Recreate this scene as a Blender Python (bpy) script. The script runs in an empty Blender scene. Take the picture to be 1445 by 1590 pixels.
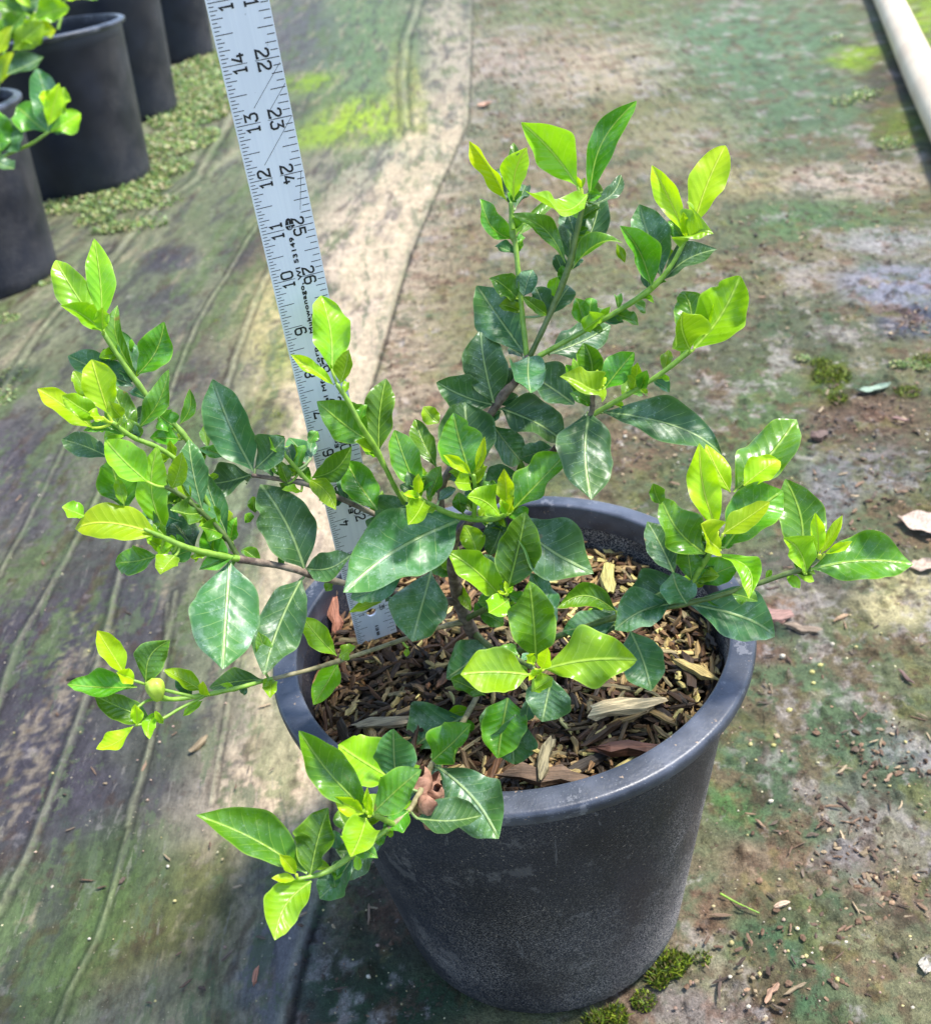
import bpy, math, random
import numpy as np
from mathutils import Vector, Matrix
random.seed(11); RNG = np.random.default_rng(7)
S = bpy.context.scene
COL = S.collection

# ------------------------------------------------------------------ camera, sky, sun, exposure
F_PX = 1594.42; PITCH = .58025; ROLL = -.14183
CAM = np.array([-.01634, -.48079, .65431])
Wd = np.array([0, math.cos(PITCH), -math.sin(PITCH)])
r0 = np.array([1., 0, 0]); u0 = np.cross(r0, Wd)
Rt = r0*math.cos(ROLL) + u0*math.sin(ROLL); Up = -r0*math.sin(ROLL) + u0*math.cos(ROLL)
cam = bpy.data.cameras.new('camera'); co = bpy.data.objects.new('camera', cam); COL.objects.link(co)
M = Matrix.Identity(4)
for i in range(3):
    M[i][0] = Rt[i]; M[i][1] = Up[i]; M[i][2] = -Wd[i]; M[i][3] = CAM[i]
co.matrix_world = M
cam.sensor_fit = 'HORIZONTAL'; cam.sensor_width = 36; cam.lens = 36*F_PX/1445
cam.clip_start = .01; cam.clip_end = 200
cam.dof.use_dof = True; cam.dof.focus_distance = .535; cam.dof.aperture_fstop = 15
S.camera = co

SUN_EL = math.radians(64); SUN_AZ = math.radians(82)       # azimuth from +y towards +x
world = bpy.data.worlds.new('World'); S.world = world; world.use_nodes = True
wn = world.node_tree.nodes; bg = wn['Background']
sky = wn.new('ShaderNodeTexSky'); sky.sky_type = 'NISHITA'; sky.sun_disc = False
sky.sun_elevation = SUN_EL; sky.sun_rotation = SUN_AZ
world.node_tree.links.new(sky.outputs[0], bg.inputs[0]); bg.inputs[1].default_value = .15
sun = bpy.data.lights.new('sun', 'SUN'); sun.energy = 2.9; sun.angle = math.radians(9); sun.color = (1, .96, .9)
so = bpy.data.objects.new('sun', sun); COL.objects.link(so)
sd = Vector((math.sin(SUN_AZ)*math.cos(SUN_EL), math.cos(SUN_AZ)*math.cos(SUN_EL), math.sin(SUN_EL)))
so.rotation_euler = sd.to_track_quat('Z', 'Y').to_euler()
S.view_settings.view_transform = 'Standard'; S.view_settings.look = 'None'
S.view_settings.exposure = 1.32; S.view_settings.gamma = 1

# ------------------------------------------------------------------ helpers
def unp(x, y, t): return CAM + t*(Wd + (x-722.5)/F_PX*Rt - (y-795)/F_PX*Up)
def onz(x, y, z=0.):
    d = Wd + (x-722.5)/F_PX*Rt - (y-795)/F_PX*Up
    t = (z-CAM[2])/d[2]; return CAM + t*d, t
def lin(c): return np.where(np.asarray(c)/255. <= .04045, np.asarray(c)/255./12.92, ((np.asarray(c)/255.+.055)/1.055)**2.4)

class MB:
    def __init__(s): s.v = []; s.f = []; s.n = 0; s.col = []; s.gr = []; s.uv = []
    def add(s, v, f, col=None, gr=None):
        v = np.asarray(v, float); s.v.append(v); s.f += [tuple(i+s.n for i in q) for q in f]; s.n += len(v)
        s.col.append(np.tile(np.array(col if col is not None else (1, 1, 1))[None, :3], (len(v), 1)) if col is None or np.ndim(col) == 1 else np.asarray(col))
        s.gr.append(np.asarray(gr) if gr is not None else v)
    def box(s, c, d, R=None, **k):
        d = np.array(d)/2; v = np.array([[a, b, e] for a in (-1, 1) for b in (-1, 1) for e in (-1, 1)])*d
        if R is not None: v = v @ np.asarray(R).T
        s.add(v+np.array(c), [(0, 1, 3, 2), (4, 6, 7, 5), (0, 4, 5, 1), (2, 3, 7, 6), (0, 2, 6, 4), (1, 5, 7, 3)], **k)
    def build(s, name, mat, parent=None, smooth=True):
        me = bpy.data.meshes.new(name)
        me.from_pydata([tuple(p) for p in np.concatenate(s.v)], [], s.f)
        a = me.attributes.new('col', 'FLOAT_COLOR', 'POINT')
        c = np.concatenate(s.col); a.data.foreach_set('color', np.concatenate([c, np.ones((len(c), 1))], 1).ravel().astype(np.float32))
        g = me.attributes.new('gr', 'FLOAT_VECTOR', 'POINT'); g.data.foreach_set('vector', np.concatenate(s.gr).ravel().astype(np.float32))
        if smooth: me.shade_smooth()
        me.materials.append(mat)
        o = bpy.data.objects.new(name, me); COL.objects.link(o)
        if parent is not None: o.parent = parent
        return o
def tag(o, label=None, cat=None, group=None, kind=None):
    if label: o['label'] = label
    if cat: o['category'] = cat
    if group: o['group'] = group
    if kind: o['kind'] = kind
    return o
def empty(name, loc, label, cat, group=None):
    o = bpy.data.objects.new(name, None); COL.objects.link(o); o.location = tuple(loc); o.empty_display_size = .02
    return tag(o, label, cat, group)
def into(mb, origin):       # express vertices relative to a parent Empty
    for v in mb.v: v -= np.array(origin)
    return mb

# value noise in numpy
def vnoise(x, y, seed=0):
    xi = np.floor(x).astype(np.int64); yi = np.floor(y).astype(np.int64); fx = x-xi; fy = y-yi
    fx = fx*fx*(3-2*fx); fy = fy*fy*(3-2*fy)
    def h(a, b):
        n = (a*374761393 + b*668265263 + seed*1442695041) & 0xffffffff
        n = ((n ^ (n >> 13))*1274126177) & 0xffffffff; return ((n ^ (n >> 16)) & 0xffff)/65535.
    return (h(xi, yi)*(1-fx)+h(xi+1, yi)*fx)*(1-fy)+(h(xi, yi+1)*(1-fx)+h(xi+1, yi+1)*fx)*fy
def fbm(x, y, o=4, seed=0):
    s = 0; a = .5; t = 0
    for i in range(o): s = s+a*vnoise(x*2**i, y*2**i, seed+i); t += a; a *= .55
    return s/t

# material node helper
class NT:
    def __init__(s, name):
        s.m = bpy.data.materials.new(name); s.m.use_nodes = True; s.t = s.m.node_tree; s.n = s.t.nodes
        s.b = s.n['Principled BSDF']; s.out = s.n['Material Output']
    def new(s, ty, **k):
        n = s.n.new(ty)
        for a, b in k.items(): setattr(n, a, b)
        return n
    def link(s, a, b): s.t.links.new(a, b)
    def val(s, sock, v):
        if hasattr(v, 'is_output') or isinstance(v, bpy.types.NodeSocket): s.link(v, sock)
        else: sock.default_value = v
    def math(s, op, a, b=0., c=0., clamp=False):
        n = s.new('ShaderNodeMath', operation=op, use_clamp=clamp)
        s.val(n.inputs[0], a); s.val(n.inputs[1], b); s.val(n.inputs[2], c); return n.outputs[0]
    def mix(s, f, a, b, blend='MIX'):
        n = s.new('ShaderNodeMix', data_type='RGBA', blend_type=blend)
        s.val(n.inputs[0], f); 
        for k, v in ((6, a), (7, b)):
            if isinstance(v, bpy.types.NodeSocket): s.link(v, n.inputs[k])
            else: n.inputs[k].default_value = (*[float(q) for q in v[:3]], 1)
        return n.outputs[2]
    def noise(s, vec, scale, detail=3, rough=.55, dist=0):
        n = s.new('ShaderNodeTexNoise'); s.link(vec, n.inputs['Vector']); n.inputs['Scale'].default_value = scale
        n.inputs['Detail'].default_value = detail; n.inputs['Roughness'].default_value = rough; n.inputs['Distortion'].default_value = dist
        return n.outputs[0]
    def ramp(s, v, a, b):       # smoothstep a..b -> 0..1
        n = s.new('ShaderNodeMapRange', interpolation_type='SMOOTHSTEP'); s.val(n.inputs[0], v)
        n.inputs[1].default_value = a; n.inputs[2].default_value = b; return n.outputs[0]
    def attr(s, name): return s.new('ShaderNodeAttribute', attribute_name=name)
    def scalev(s, vec, sc):
        n = s.new('ShaderNodeMapping'); s.link(vec, n.inputs[0]); n.inputs['Scale'].default_value = sc; return n.outputs[0]
    def bump(s, h, strength, dist, normal=None):
        n = s.new('ShaderNodeBump'); s.link(h, n.inputs['Height']); n.inputs['Strength'].default_value = strength; n.inputs['Distance'].default_value = dist
        if normal is not None: s.link(normal, n.inputs['Normal'])
        return n.outputs[0]
    def geo(s): return s.new('ShaderNodeNewGeometry').outputs['Position']
    def obj(s): return s.new('ShaderNodeTexCoord').outputs['Object']

# ------------------------------------------------------------------ materials
def leaf_mat(name, base, alt, vein, dust, rough, transl, quilt, margin, young):
    m = NT(name); uv = m.attr('luv').outputs['Vector']; rnd = m.attr('rnd').outputs['Fac']
    sp = m.new('ShaderNodeSeparateXYZ'); m.link(uv, sp.inputs[0]); U, V, D = sp.outputs; VQ = m.attr('vq').outputs['Fac']    # along, side -1..1, |distance| from midrib / max half width
    P = m.obj()
    n1 = m.noise(P, 40, 3); 
    c = m.mix(m.ramp(n1, .3, .7), base, alt)
    aV = m.math('ABSOLUTE', V)
    c = m.mix(m.math('MULTIPLY', m.ramp(m.math('ADD', U, m.math('MULTIPLY', m.math('SUBTRACT', n1, .5), .8)), .45, 1.05), .75), c, young)
    # darker and lighter leaves
    hsv = m.new('ShaderNodeHueSaturation'); m.link(c, hsv.inputs['Color'])
    m.link(m.math('ADD', m.math('MULTIPLY', rnd, .6), .72), hsv.inputs['Value'])
    m.link(m.math('ADD', m.math('MULTIPLY', rnd, .03), .485), hsv.inputs['Hue']); c = hsv.outputs[0]
    wob = m.math('MULTIPLY', m.math('SUBTRACT', m.noise(P, 90, 2), .5), .35)
    # side veins
    ph = m.math('ADD', m.math('SUBTRACT', m.math('MULTIPLY', U, 8.5), m.math('MULTIPLY', m.math('POWER', D, .8), 1.9)), wob)
    fr = m.math('ABSOLUTE', m.math('SUBTRACT', m.math('FRACT', ph), .5))
    sv = m.math('SUBTRACT', 1, m.ramp(fr, .0, .04)); sv = m.math('MULTIPLY', sv, VQ); sv = m.math('MULTIPLY', sv, m.math('SUBTRACT', 1, m.ramp(aV, .6, .95)))
    mr = m.math('SUBTRACT', 1, m.ramp(D, .02, .065))
    tip = m.math('SUBTRACT', 1, m.ramp(U, .85, 1.)); mr = m.math('MULTIPLY', mr, m.math('ADD', m.math('MULTIPLY', tip, .7), .3))
    c = m.mix(m.math('MULTIPLY', sv, .58), c, vein)
    c = m.mix(m.math('MULTIPLY', mr, .9), c, vein)
    c = m.mix(m.math('MULTIPLY', m.ramp(aV, .91, .99), margin), c, vein)  # light caught by the leaf edge, painted in as a paler margin
    # brown scars
    sc = m.ramp(m.noise(P, 55, 2), .735, .76); c = m.mix(m.math('MULTIPLY', sc, .7), c, (.25, .13, .03))
    if dust > 0:
        f1 = m.ramp(m.noise(P, 700, 3, .75), .58, .66); f2 = m.ramp(m.noise(P, 55, 6, .75), .46, .62)
        c = m.mix(m.math('MULTIPLY', m.math('MULTIPLY', f1, m.math('ADD', f2, .08)), .65*dust), c, (.50, .60, .52))
        film = m.math('MULTIPLY', m.math('MULTIPLY', f2, m.math('ADD', m.math('MULTIPLY', rnd, .5), .25)), .60*dust)
        c = m.mix(film, c, (.34, .46, .38))
        pat = m.ramp(m.noise(P, 36, 5, .65), .66, .72); c = m.mix(m.math('MULTIPLY', pat, .55*dust), c, (.55, .50, .38))
    m.link(c, m.b.inputs['Base Color'])
    rg = m.math('ADD', m.math('MULTIPLY', m.noise(P, 120, 3), .22), rough-.1); m.link(rg, m.b.inputs['Roughness'])
    m.b.inputs['Specular IOR Level'].default_value = .45
    hq = m.math('MULTIPLY', m.math('SUBTRACT', fr, .0), m.math('MULTIPLY', m.math('SUBTRACT', 1, m.ramp(aV, .75, 1.)), -1.0))   # veins sunk, blisters between
    h = m.math('ADD', m.math('MULTIPLY', m.math('MULTIPLY', m.ramp(fr, 0, .5), quilt*.62), VQ), m.math('MULTIPLY', mr, -1.1))
    h = m.math('ADD', h, m.math('MULTIPLY', m.noise(P, 260, 3), .35)); h = m.math('ADD', h, m.math('MULTIPLY', m.noise(P, 50, 3), 2.8))
    nb = m.bump(h, .75, .0007); m.link(nb, m.b.inputs['Normal'])
    tr = m.new('ShaderNodeBsdfTranslucent'); tc = m.mix(.6, c, (min(1, base[0]*2.2), min(1, base[1]*1.7), base[2]*.5)); m.link(tc, tr.inputs[0]); m.link(nb, tr.inputs['Normal'])
    mx = m.new('ShaderNodeMixShader'); mx.inputs[0].default_value = transl; m.link(m.b.outputs[0], mx.inputs[1]); m.link(tr.outputs[0], mx.inputs[2])
    m.link(mx.outputs[0], m.out.inputs[0]); return m.m
LM = {
 'D': leaf_mat('leaf_dark', (.038, .120, .034), (.062, .170, .046), (.30, .42, .14), .85, .38, .12, .45, .22, (.075, .190, .028)),
 'M': leaf_mat('leaf_green', (.056, .180, .007), (.105, .285, .009), (.34, .52, .06), .35, .29, .24, .50, .45, (.15, .35, .012)),
 'L': leaf_mat('leaf_light', (.170, .380, .008), (.270, .500, .012), (.50, .70, .10), .18, .30, .34, .50, .5, (.37, .60, .016)),
 'Y': leaf_mat('leaf_lime', (.320, .560, .008), (.430, .650, .010), (.70, .80, .10), 0, .36, .40, .35, .25, (.58, .72, .012)),
}
def stem_mat(name, a, b, rough, sc=1.):
    m = NT(name); P = m.obj(); n = m.noise(m.scalev(P, (1, 1, 1)), 220, 4, .6); n2 = m.noise(P, 40, 2)
    c = m.mix(m.ramp(n, .35, .65), a, b); c = m.mix(m.math('MULTIPLY', m.ramp(n2, .5, .7), .35*sc), c, (.35, .33, .25))
    m.link(c, m.b.inputs['Base Color']); m.b.inputs['Roughness'].default_value = rough
    m.link(m.bump(n, .5, .0006*sc), m.b.inputs['Normal']); return m.m
WOOD = stem_mat('twig_bark', (.085, .055, .04), (.23, .17, .12), .75, 1.)
TWIG = stem_mat('twig_tan', (.16, .14, .06), (.30, .26, .13), .6, .6)
GREEN = stem_mat('green_stem', (.16, .30, .03), (.25, .42, .05), .42, .2)
OLIVE = stem_mat('olive_stem', (.065, .11, .02), (.12, .17, .04), .45, .35)

def pot_mat(name='black_plastic', dust=1.):
    m = NT(name); P = m.obj(); sp = m.new('ShaderNodeSeparateXYZ'); m.link(P, sp.inputs[0]); X, Y, Z = sp.outputs
    c0 = m.mix(m.ramp(m.noise(P, 9, 3), .35, .7), (.005, .007, .015), (.012, .016, .030))
    fine = m.ramp(m.noise(P, 950, 2, .85), .47, .62); mid = m.noise(P, 14, 4, .6); str_ = m.noise(m.scalev(P, (1, 1, .12)), 60, 3)
    side = m.ramp(m.math('ADD', m.math('ADD', X, m.math('MULTIPLY', Y, .35)), m.math('MULTIPLY', Z, -.22)), -.02, .11)
    low = m.math('SUBTRACT', 1, m.ramp(Z, .0, .2))
    amt = m.math('MULTIPLY', dust, m.math('MULTIPLY', m.math('ADD', m.math('MULTIPLY', side, 1.5), m.math('ADD', m.math('MULTIPLY', low, .24), .13)), m.math('ADD', m.ramp(mid, .32, .68), .25)))
    dustc = m.mix(m.noise(P, 30, 2), (.44, .38, .34), (.58, .52, .47))
    c = m.mix(m.math('MULTIPLY', m.math('ADD', m.math('MULTIPLY', fine, 1.15), .01), amt, clamp=True), c0, dustc)
    spk = m.ramp(m.noise(P, 520, 3, .7), .64, .68); c = m.mix(m.math('MULTIPLY', spk, .5*min(1, dust)), c, (.40, .33, .26)); wm = m.ramp(m.noise(P, 22, 7, .72), .60, .63); c = m.mix(m.math('MULTIPLY', wm, .16*dust), c, (.30, .28, .27)); scf = m.ramp(m.noise(m.scalev(P, (1, 1, .18)), 75, 6, .75, .8), .66, .68); c = m.mix(m.math('MULTIPLY', scf, .35*dust), c, (.20, .19, .19))
    m.link(c, m.b.inputs['Base Color']); m.link(m.math('ADD', m.math('MULTIPLY', mid, .25), m.math('ADD', m.math('MULTIPLY', amt, .25), .30)), m.b.inputs['Roughness'])
    m.link(m.bump(m.math('ADD', m.noise(P, 700, 3), m.math('MULTIPLY', str_, 1.)), .28, .0006), m.b.inputs['Normal']); m.b.inputs['Specular IOR Level'].default_value = .35; return m.m
POT = pot_mat(); POT_FAR = pot_mat('clean_black_plastic', .10)
def rim_mat():
    m = NT('scuffed_black_plastic'); P = m.obj()
    c = m.mix(m.ramp(m.noise(P, 25, 4), .35, .7), (.022, .027, .040), (.085, .095, .125))
    c = m.mix(m.math('MULTIPLY', m.ramp(m.noise(P, 900, 3, .7), .64, .70), .3), c, (.40, .42, .46))
    c = m.mix(m.math('MULTIPLY', m.ramp(m.noise(P, 190, 3, .7), .67, .70), .6), c, (.4, .28, .18)); c = m.mix(m.math('MULTIPLY', m.ramp(m.noise(P, 38, 7, .75), .59, .62), .35), c, (.25, .25, .27))
    m.link(c, m.b.inputs['Base Color']); m.link(m.math('ADD', m.math('MULTIPLY', m.noise(P, 60, 3), .3), .24), m.b.inputs['Roughness'])
    m.link(m.bump(m.math('ADD', m.noise(P, 500, 3), m.math('MULTIPLY', m.noise(P, 30, 2), 2)), .25, .0006), m.b.inputs['Normal']); return m.m
RIM = rim_mat()
def col_mat(name, rough=.8, grain=True, spec=.3, bmp=.0008, nsc=(1, 1, 1)):
    m = NT(name); c = m.attr('col').outputs['Color']; g = m.attr('gr').outputs['Vector']
    if grain:
        n = m.noise(m.scalev(g, (60, 900, 900)), 1., 3, .6); n2 = m.noise(g, 300, 3)
        c2 = m.mix(m.math('MULTIPLY', m.ramp(n, .35, .65), .75), c, m.mix(.5, c, (0, 0, 0), 'MULTIPLY'), 'MIX')
        dark = m.new('ShaderNodeHueSaturation'); m.link(c, dark.inputs['Color']); dark.inputs['Value'].default_value = .52
        c = m.mix(m.ramp(n, .42, .62), dark.outputs[0], c); h = m.math('ADD', n, m.math('MULTIPLY', n2, .5))
    else:
        n = m.noise(g, 400, 4); dark = m.new('ShaderNodeHueSaturation'); m.link(c, dark.inputs['Color']); dark.inputs['Value'].default_value = .6
        c = m.mix(m.ramp(n, .35, .65), dark.outputs[0], c); h = n
    m.link(c, m.b.inputs['Base Color']); m.b.inputs['Roughness'].default_value = rough; m.b.inputs['Specular IOR Level'].default_value = spec
    m.link(m.bump(h, .6, bmp), m.b.inputs['Normal']); return m.m
CHIP = col_mat('wood_chip', .62, True, .35)
LUMP = col_mat('grit', .8, False)
def soft_leaf_mat(name, tr=.3, rough=.5):
    m = NT(name); c = m.attr('col').outputs['Color']; m.link(c, m.b.inputs['Base Color']); m.b.inputs['Roughness'].default_value = rough
    t = m.new('ShaderNodeBsdfTranslucent'); m.link(c, t.inputs[0]); x = m.new('ShaderNodeMixShader'); x.inputs[0].default_value = tr
    m.link(m.b.outputs[0], x.inputs[1]); m.link(t.outputs[0], x.inputs[2]); m.link(x.outputs[0], m.out.inputs[0]); return m.m
MOSS = soft_leaf_mat('moss_green'); 
def soil_mat():
    m = NT('dark_soil'); P = m.obj(); n = m.noise(P, 180, 5, .65); c = m.mix(m.ramp(n, .3, .7), (.012, .008, .006), (.06, .035, .022))
    m.link(c, m.b.inputs['Base Color']); m.b.inputs['Roughness'].default_value = .9; m.link(m.bump(n, 1, .004), m.b.inputs['Normal']); return m.m
SOIL = soil_mat()
def metal_mat():
    m = NT('brushed_aluminium'); P = m.obj(); n = m.noise(m.scalev(P, (500, 500, 12)), 1., 3); b = m.noise(P, 25, 3)
    c = m.mix(m.ramp(n, .3, .7), (.78, .80, .86), (.84, .86, .91)); c = m.mix(m.math('MULTIPLY', m.ramp(b, .45, .7), .3), c, (.70, .73, .78))
    c = m.mix(m.math('MULTIPLY', m.ramp(m.noise(P, 300, 2), .72, .75), .4), c, (.2, .2, .2))
    m.link(c, m.b.inputs['Base Color']); m.b.inputs['Metallic'].default_value = .08; m.b.inputs['Roughness'].default_value = .42
    m.link(m.bump(n, .08, .0002), m.b.inputs['Normal']); return m.m
METAL = metal_mat()
def ink_mat():
    m = NT('black_ink'); P = m.obj(); n = m.ramp(m.noise(P, 500, 3, .7), .62, .72)
    m.link(m.mix(m.math('MULTIPLY', n, .35), (.012, .012, .016), (.35, .38, .42)), m.b.inputs['Base Color']); m.b.inputs['Roughness'].default_value = .5; return m.m
INK = ink_mat()

# ------------------------------------------------------------------ ground: one sheet with real folds
SEAM = [(744, -60), (733, 0), (731, 90), (727, 190), (705, 240), (668, 320), (640, 390), (620, 450), (595, 540), (570, 625), (550, 740), (530, 850), (518, 1000), (512, 1200), (508, 1340), (498, 1400), (483, 1440), (462, 1520), (447, 1600), (430, 1700)]
RIDGES = [ # polyline in the photograph, half width m, height m
 ([(400, 350), (370, 400), (340, 450), (308, 502), (275, 580), (256, 640), (240, 720)], .006, .006),
 ([(0, 1425), (45, 1330), (87, 1225), (118, 1140), (143, 1073), (168, 980), (186, 900), (205, 830)], .008, .005),
 ([(-20, 1130), (0, 1100), (30, 1005), (78, 922), (110, 860), (150, 780), (180, 700)], .008, .005),
 ([(88, 1600), (110, 1545), (152, 1468), (180, 1380), (210, 1270), (230, 1180), (255, 1060), (262, 940)], .005, .003),
 ([(200, 1290), (208, 1250), (240, 1130), (262, 1000), (275, 920)], .006, .003),
 ([(160, 420), (200, 370), (250, 320), (300, 285), (350, 200), (390, 100)], .012, .006),
 ([(655, -20), (645, 20), (630, 60), (625, 120), (630, 200)], .010, .006),
 ([(430, 400), (400, 460), (365, 560), (330, 680), (310, 800)], .008, .003),
 ([(0, 620), (60, 520), (120, 450), (170, 400)], .010, .004),
 ([(330, 1250), (350, 1130), (375, 1000), (385, 930)], .005, .002),
 ([(0, 900), (50, 800), (100, 700), (150, 620)], .006, .003),
]
def wpoly(pl): return np.array([onz(x, y)[0][:2] for x, y in pl])
seam_w = wpoly(SEAM)
def dseg(X, Y, pl):
    best = np.full(X.shape, 1e9)
    for (ax, ay), (bx, by) in zip(pl[:-1], pl[1:]):
        dx, dy = bx-ax, by-ay; t = np.clip(((X-ax)*dx+(Y-ay)*dy)/(dx*dx+dy*dy), 0, 1)
        best = np.minimum(best, np.hypot(X-ax-t*dx, Y-ay-t*dy))
    return best
order = np.argsort(seam_w[:, 1])
def seam_x(Y): return np.interp(Y, seam_w[order, 1], seam_w[order, 0])
BLOBS = [
 (70,1000,130,150,(84,78,92),2.4),(50,1180,85,120,(84,78,94),2.4),(30,730,60,90,(104,96,110),2),(130,900,50,25,(90,86,84),1),(30,890,60,40,(145,146,118),1.6),
 (200,1080,50,120,(100,104,94),1.4),(232,960,34,55,(84,80,94),1.2),(330,1000,60,90,(140,142,122),.8),(400,1130,60,70,(178,165,155),1),(450,1215,70,60,(246,222,200),2.6),
 (330,1250,80,50,(170,158,152),.8),(240,1235,45,35,(92,90,98),1.2),(160,1390,110,70,(84,102,70),2),(290,1450,110,60,(112,112,74),2),(420,1440,45,110,(140,136,146),2),  # grey-lavender blob near the seam paints the pot's shadow into the sheet colour
 (230,1545,70,35,(150,148,142),.8),(35,1470,50,80,(112,132,96),1),(350,1335,60,35,(158,150,104),.9),(120,640,80,60,(124,128,108),.8),(230,480,90,50,(124,128,112),.8),
 (262,405,32,14,(82,76,94),1.5),(245,470,40,12,(84,78,94),1.4),(130,565,60,30,(118,122,100),.8),(150,760,100,50,(134,136,114),.8),(228,770,40,60,(156,154,130),.8),(170,830,50,30,(100,98,100),.9),
 (590,420,80,120,(232,212,198),1.5),(440,500,50,90,(214,200,158),1.4),(500,720,40,150,(228,204,192),1.3),(432,555,20,26,(150,168,80),1.3),(425,650,30,26,(128,134,86),1.2),(655,300,50,50,(226,208,194),1.3),
 (600,250,90,26,(205,198,182),1.1),(700,80,30,70,(205,192,178),1),(560,185,50,26,(190,214,70),1.6),(480,128,36,10,(158,190,30),1.8),(520,205,60,16,(170,200,60),1.3),(455,165,40,40,(122,134,98),1),(470,50,50,40,(108,106,116),1.2),
 (560,60,60,70,(122,148,108),1),(628,140,20,60,(200,196,130),1.2),(520,255,50,26,(150,144,130),.9),(350,520,40,60,(140,136,116),.8),(360,330,60,40,(132,138,114),.9),(390,400,30,30,(96,86,84),1.2),(300,560,30,60,(118,112,104),.9),
 (800,90,70,40,(212,196,188),1.2),(860,60,60,22,(188,172,150),1),(950,100,80,34,(222,205,186),1.2),(1000,170,80,26,(152,150,112),1),(770,145,40,14,(120,136,108),1.2),(900,20,100,24,(148,160,120),1),
 (1150,60,120,45,(128,160,128),1),(1220,160,110,40,(122,148,118),1),(1332,88,30,14,(165,196,40),1.8),(1395,190,34,24,(132,152,54),1.5),(1420,20,26,40,(176,206,50),1.5),(1380,120,26,60,(88,72,66),1.2),  # dark brown blob paints the shadow beside the pole into the ground colour
 (1310,280,80,18,(222,206,196),1.4),(1375,372,46,12,(205,200,206),1.5),(1250,340,80,22,(118,148,106),1.1),(1160,280,50,16,(196,184,150),1.2),(690,430,60,90,(168,152,128),1),(640,570,40,60,(192,170,150),1),
 (720,500,70,60,(150,150,110),.9),(1050,200,80,36,(190,180,155),1),(1000,400,100,60,(154,152,122),.7),(880,250,80,50,(176,158,136),.9),(760,350,60,50,(178,166,140),.8),(1400,440,60,24,(180,180,204),1.5),(1425,500,40,18,(100,100,134),1.6),
 (1250,500,100,34,(120,126,106),.9),(1285,580,20,26,(112,126,24),1.6),(1300,610,16,18,(112,126,24),1.5),(1345,655,70,40,(136,112,102),1.2),(1180,640,50,60,(120,142,102),.8),(1350,720,60,26,(170,164,172),1.2),(1290,755,26,50,(162,158,166),1.1),
 (1390,920,46,30,(232,220,184),1.8),(1200,950,44,18,(166,134,122),1.5),(1215,975,34,10,(60,56,66),1.7),(1190,1010,34,16,(150,118,112),1.2),(1300,1110,120,90,(114,136,108),.9),(1200,1200,70,100,(110,132,108),.9),(1425,1170,46,22,(190,184,200),1.4),
 (1330,1240,50,40,(184,174,176),1.1),(1360,1380,80,50,(164,142,132),1.1),(1190,1350,50,30,(172,148,134),1.1),(1150,1250,34,26,(104,144,80),1.1),(1370,1500,80,50,(156,154,128),.9),(1230,1500,70,40,(88,126,98),1.1),(1080,1565,80,20,(172,160,162),1.2),
 (1240,900,60,30,(140,132,128),.9),(1400,1060,40,40,(150,146,120),.8),(1410,1310,30,30,(178,168,176),1.1),(1300,1330,30,18,(184,176,186),1.2),(600,1450,70,50,(96,88,80),1.2),(560,1530,70,50,(56,86,66),1.4),(650,1565,60,30,(62,92,72),1.3),  # dark green blobs below the pot: ground tone with its shadow painted in
 (600,1380,50,30,(112,96,92),1),(1060,1430,50,60,(164,146,132),.9),(1020,740,60,30,(124,130,98),.8),(960,700,60,40,(150,130,112),.9),(1110,560,60,40,(120,122,100),.8),
]
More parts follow.
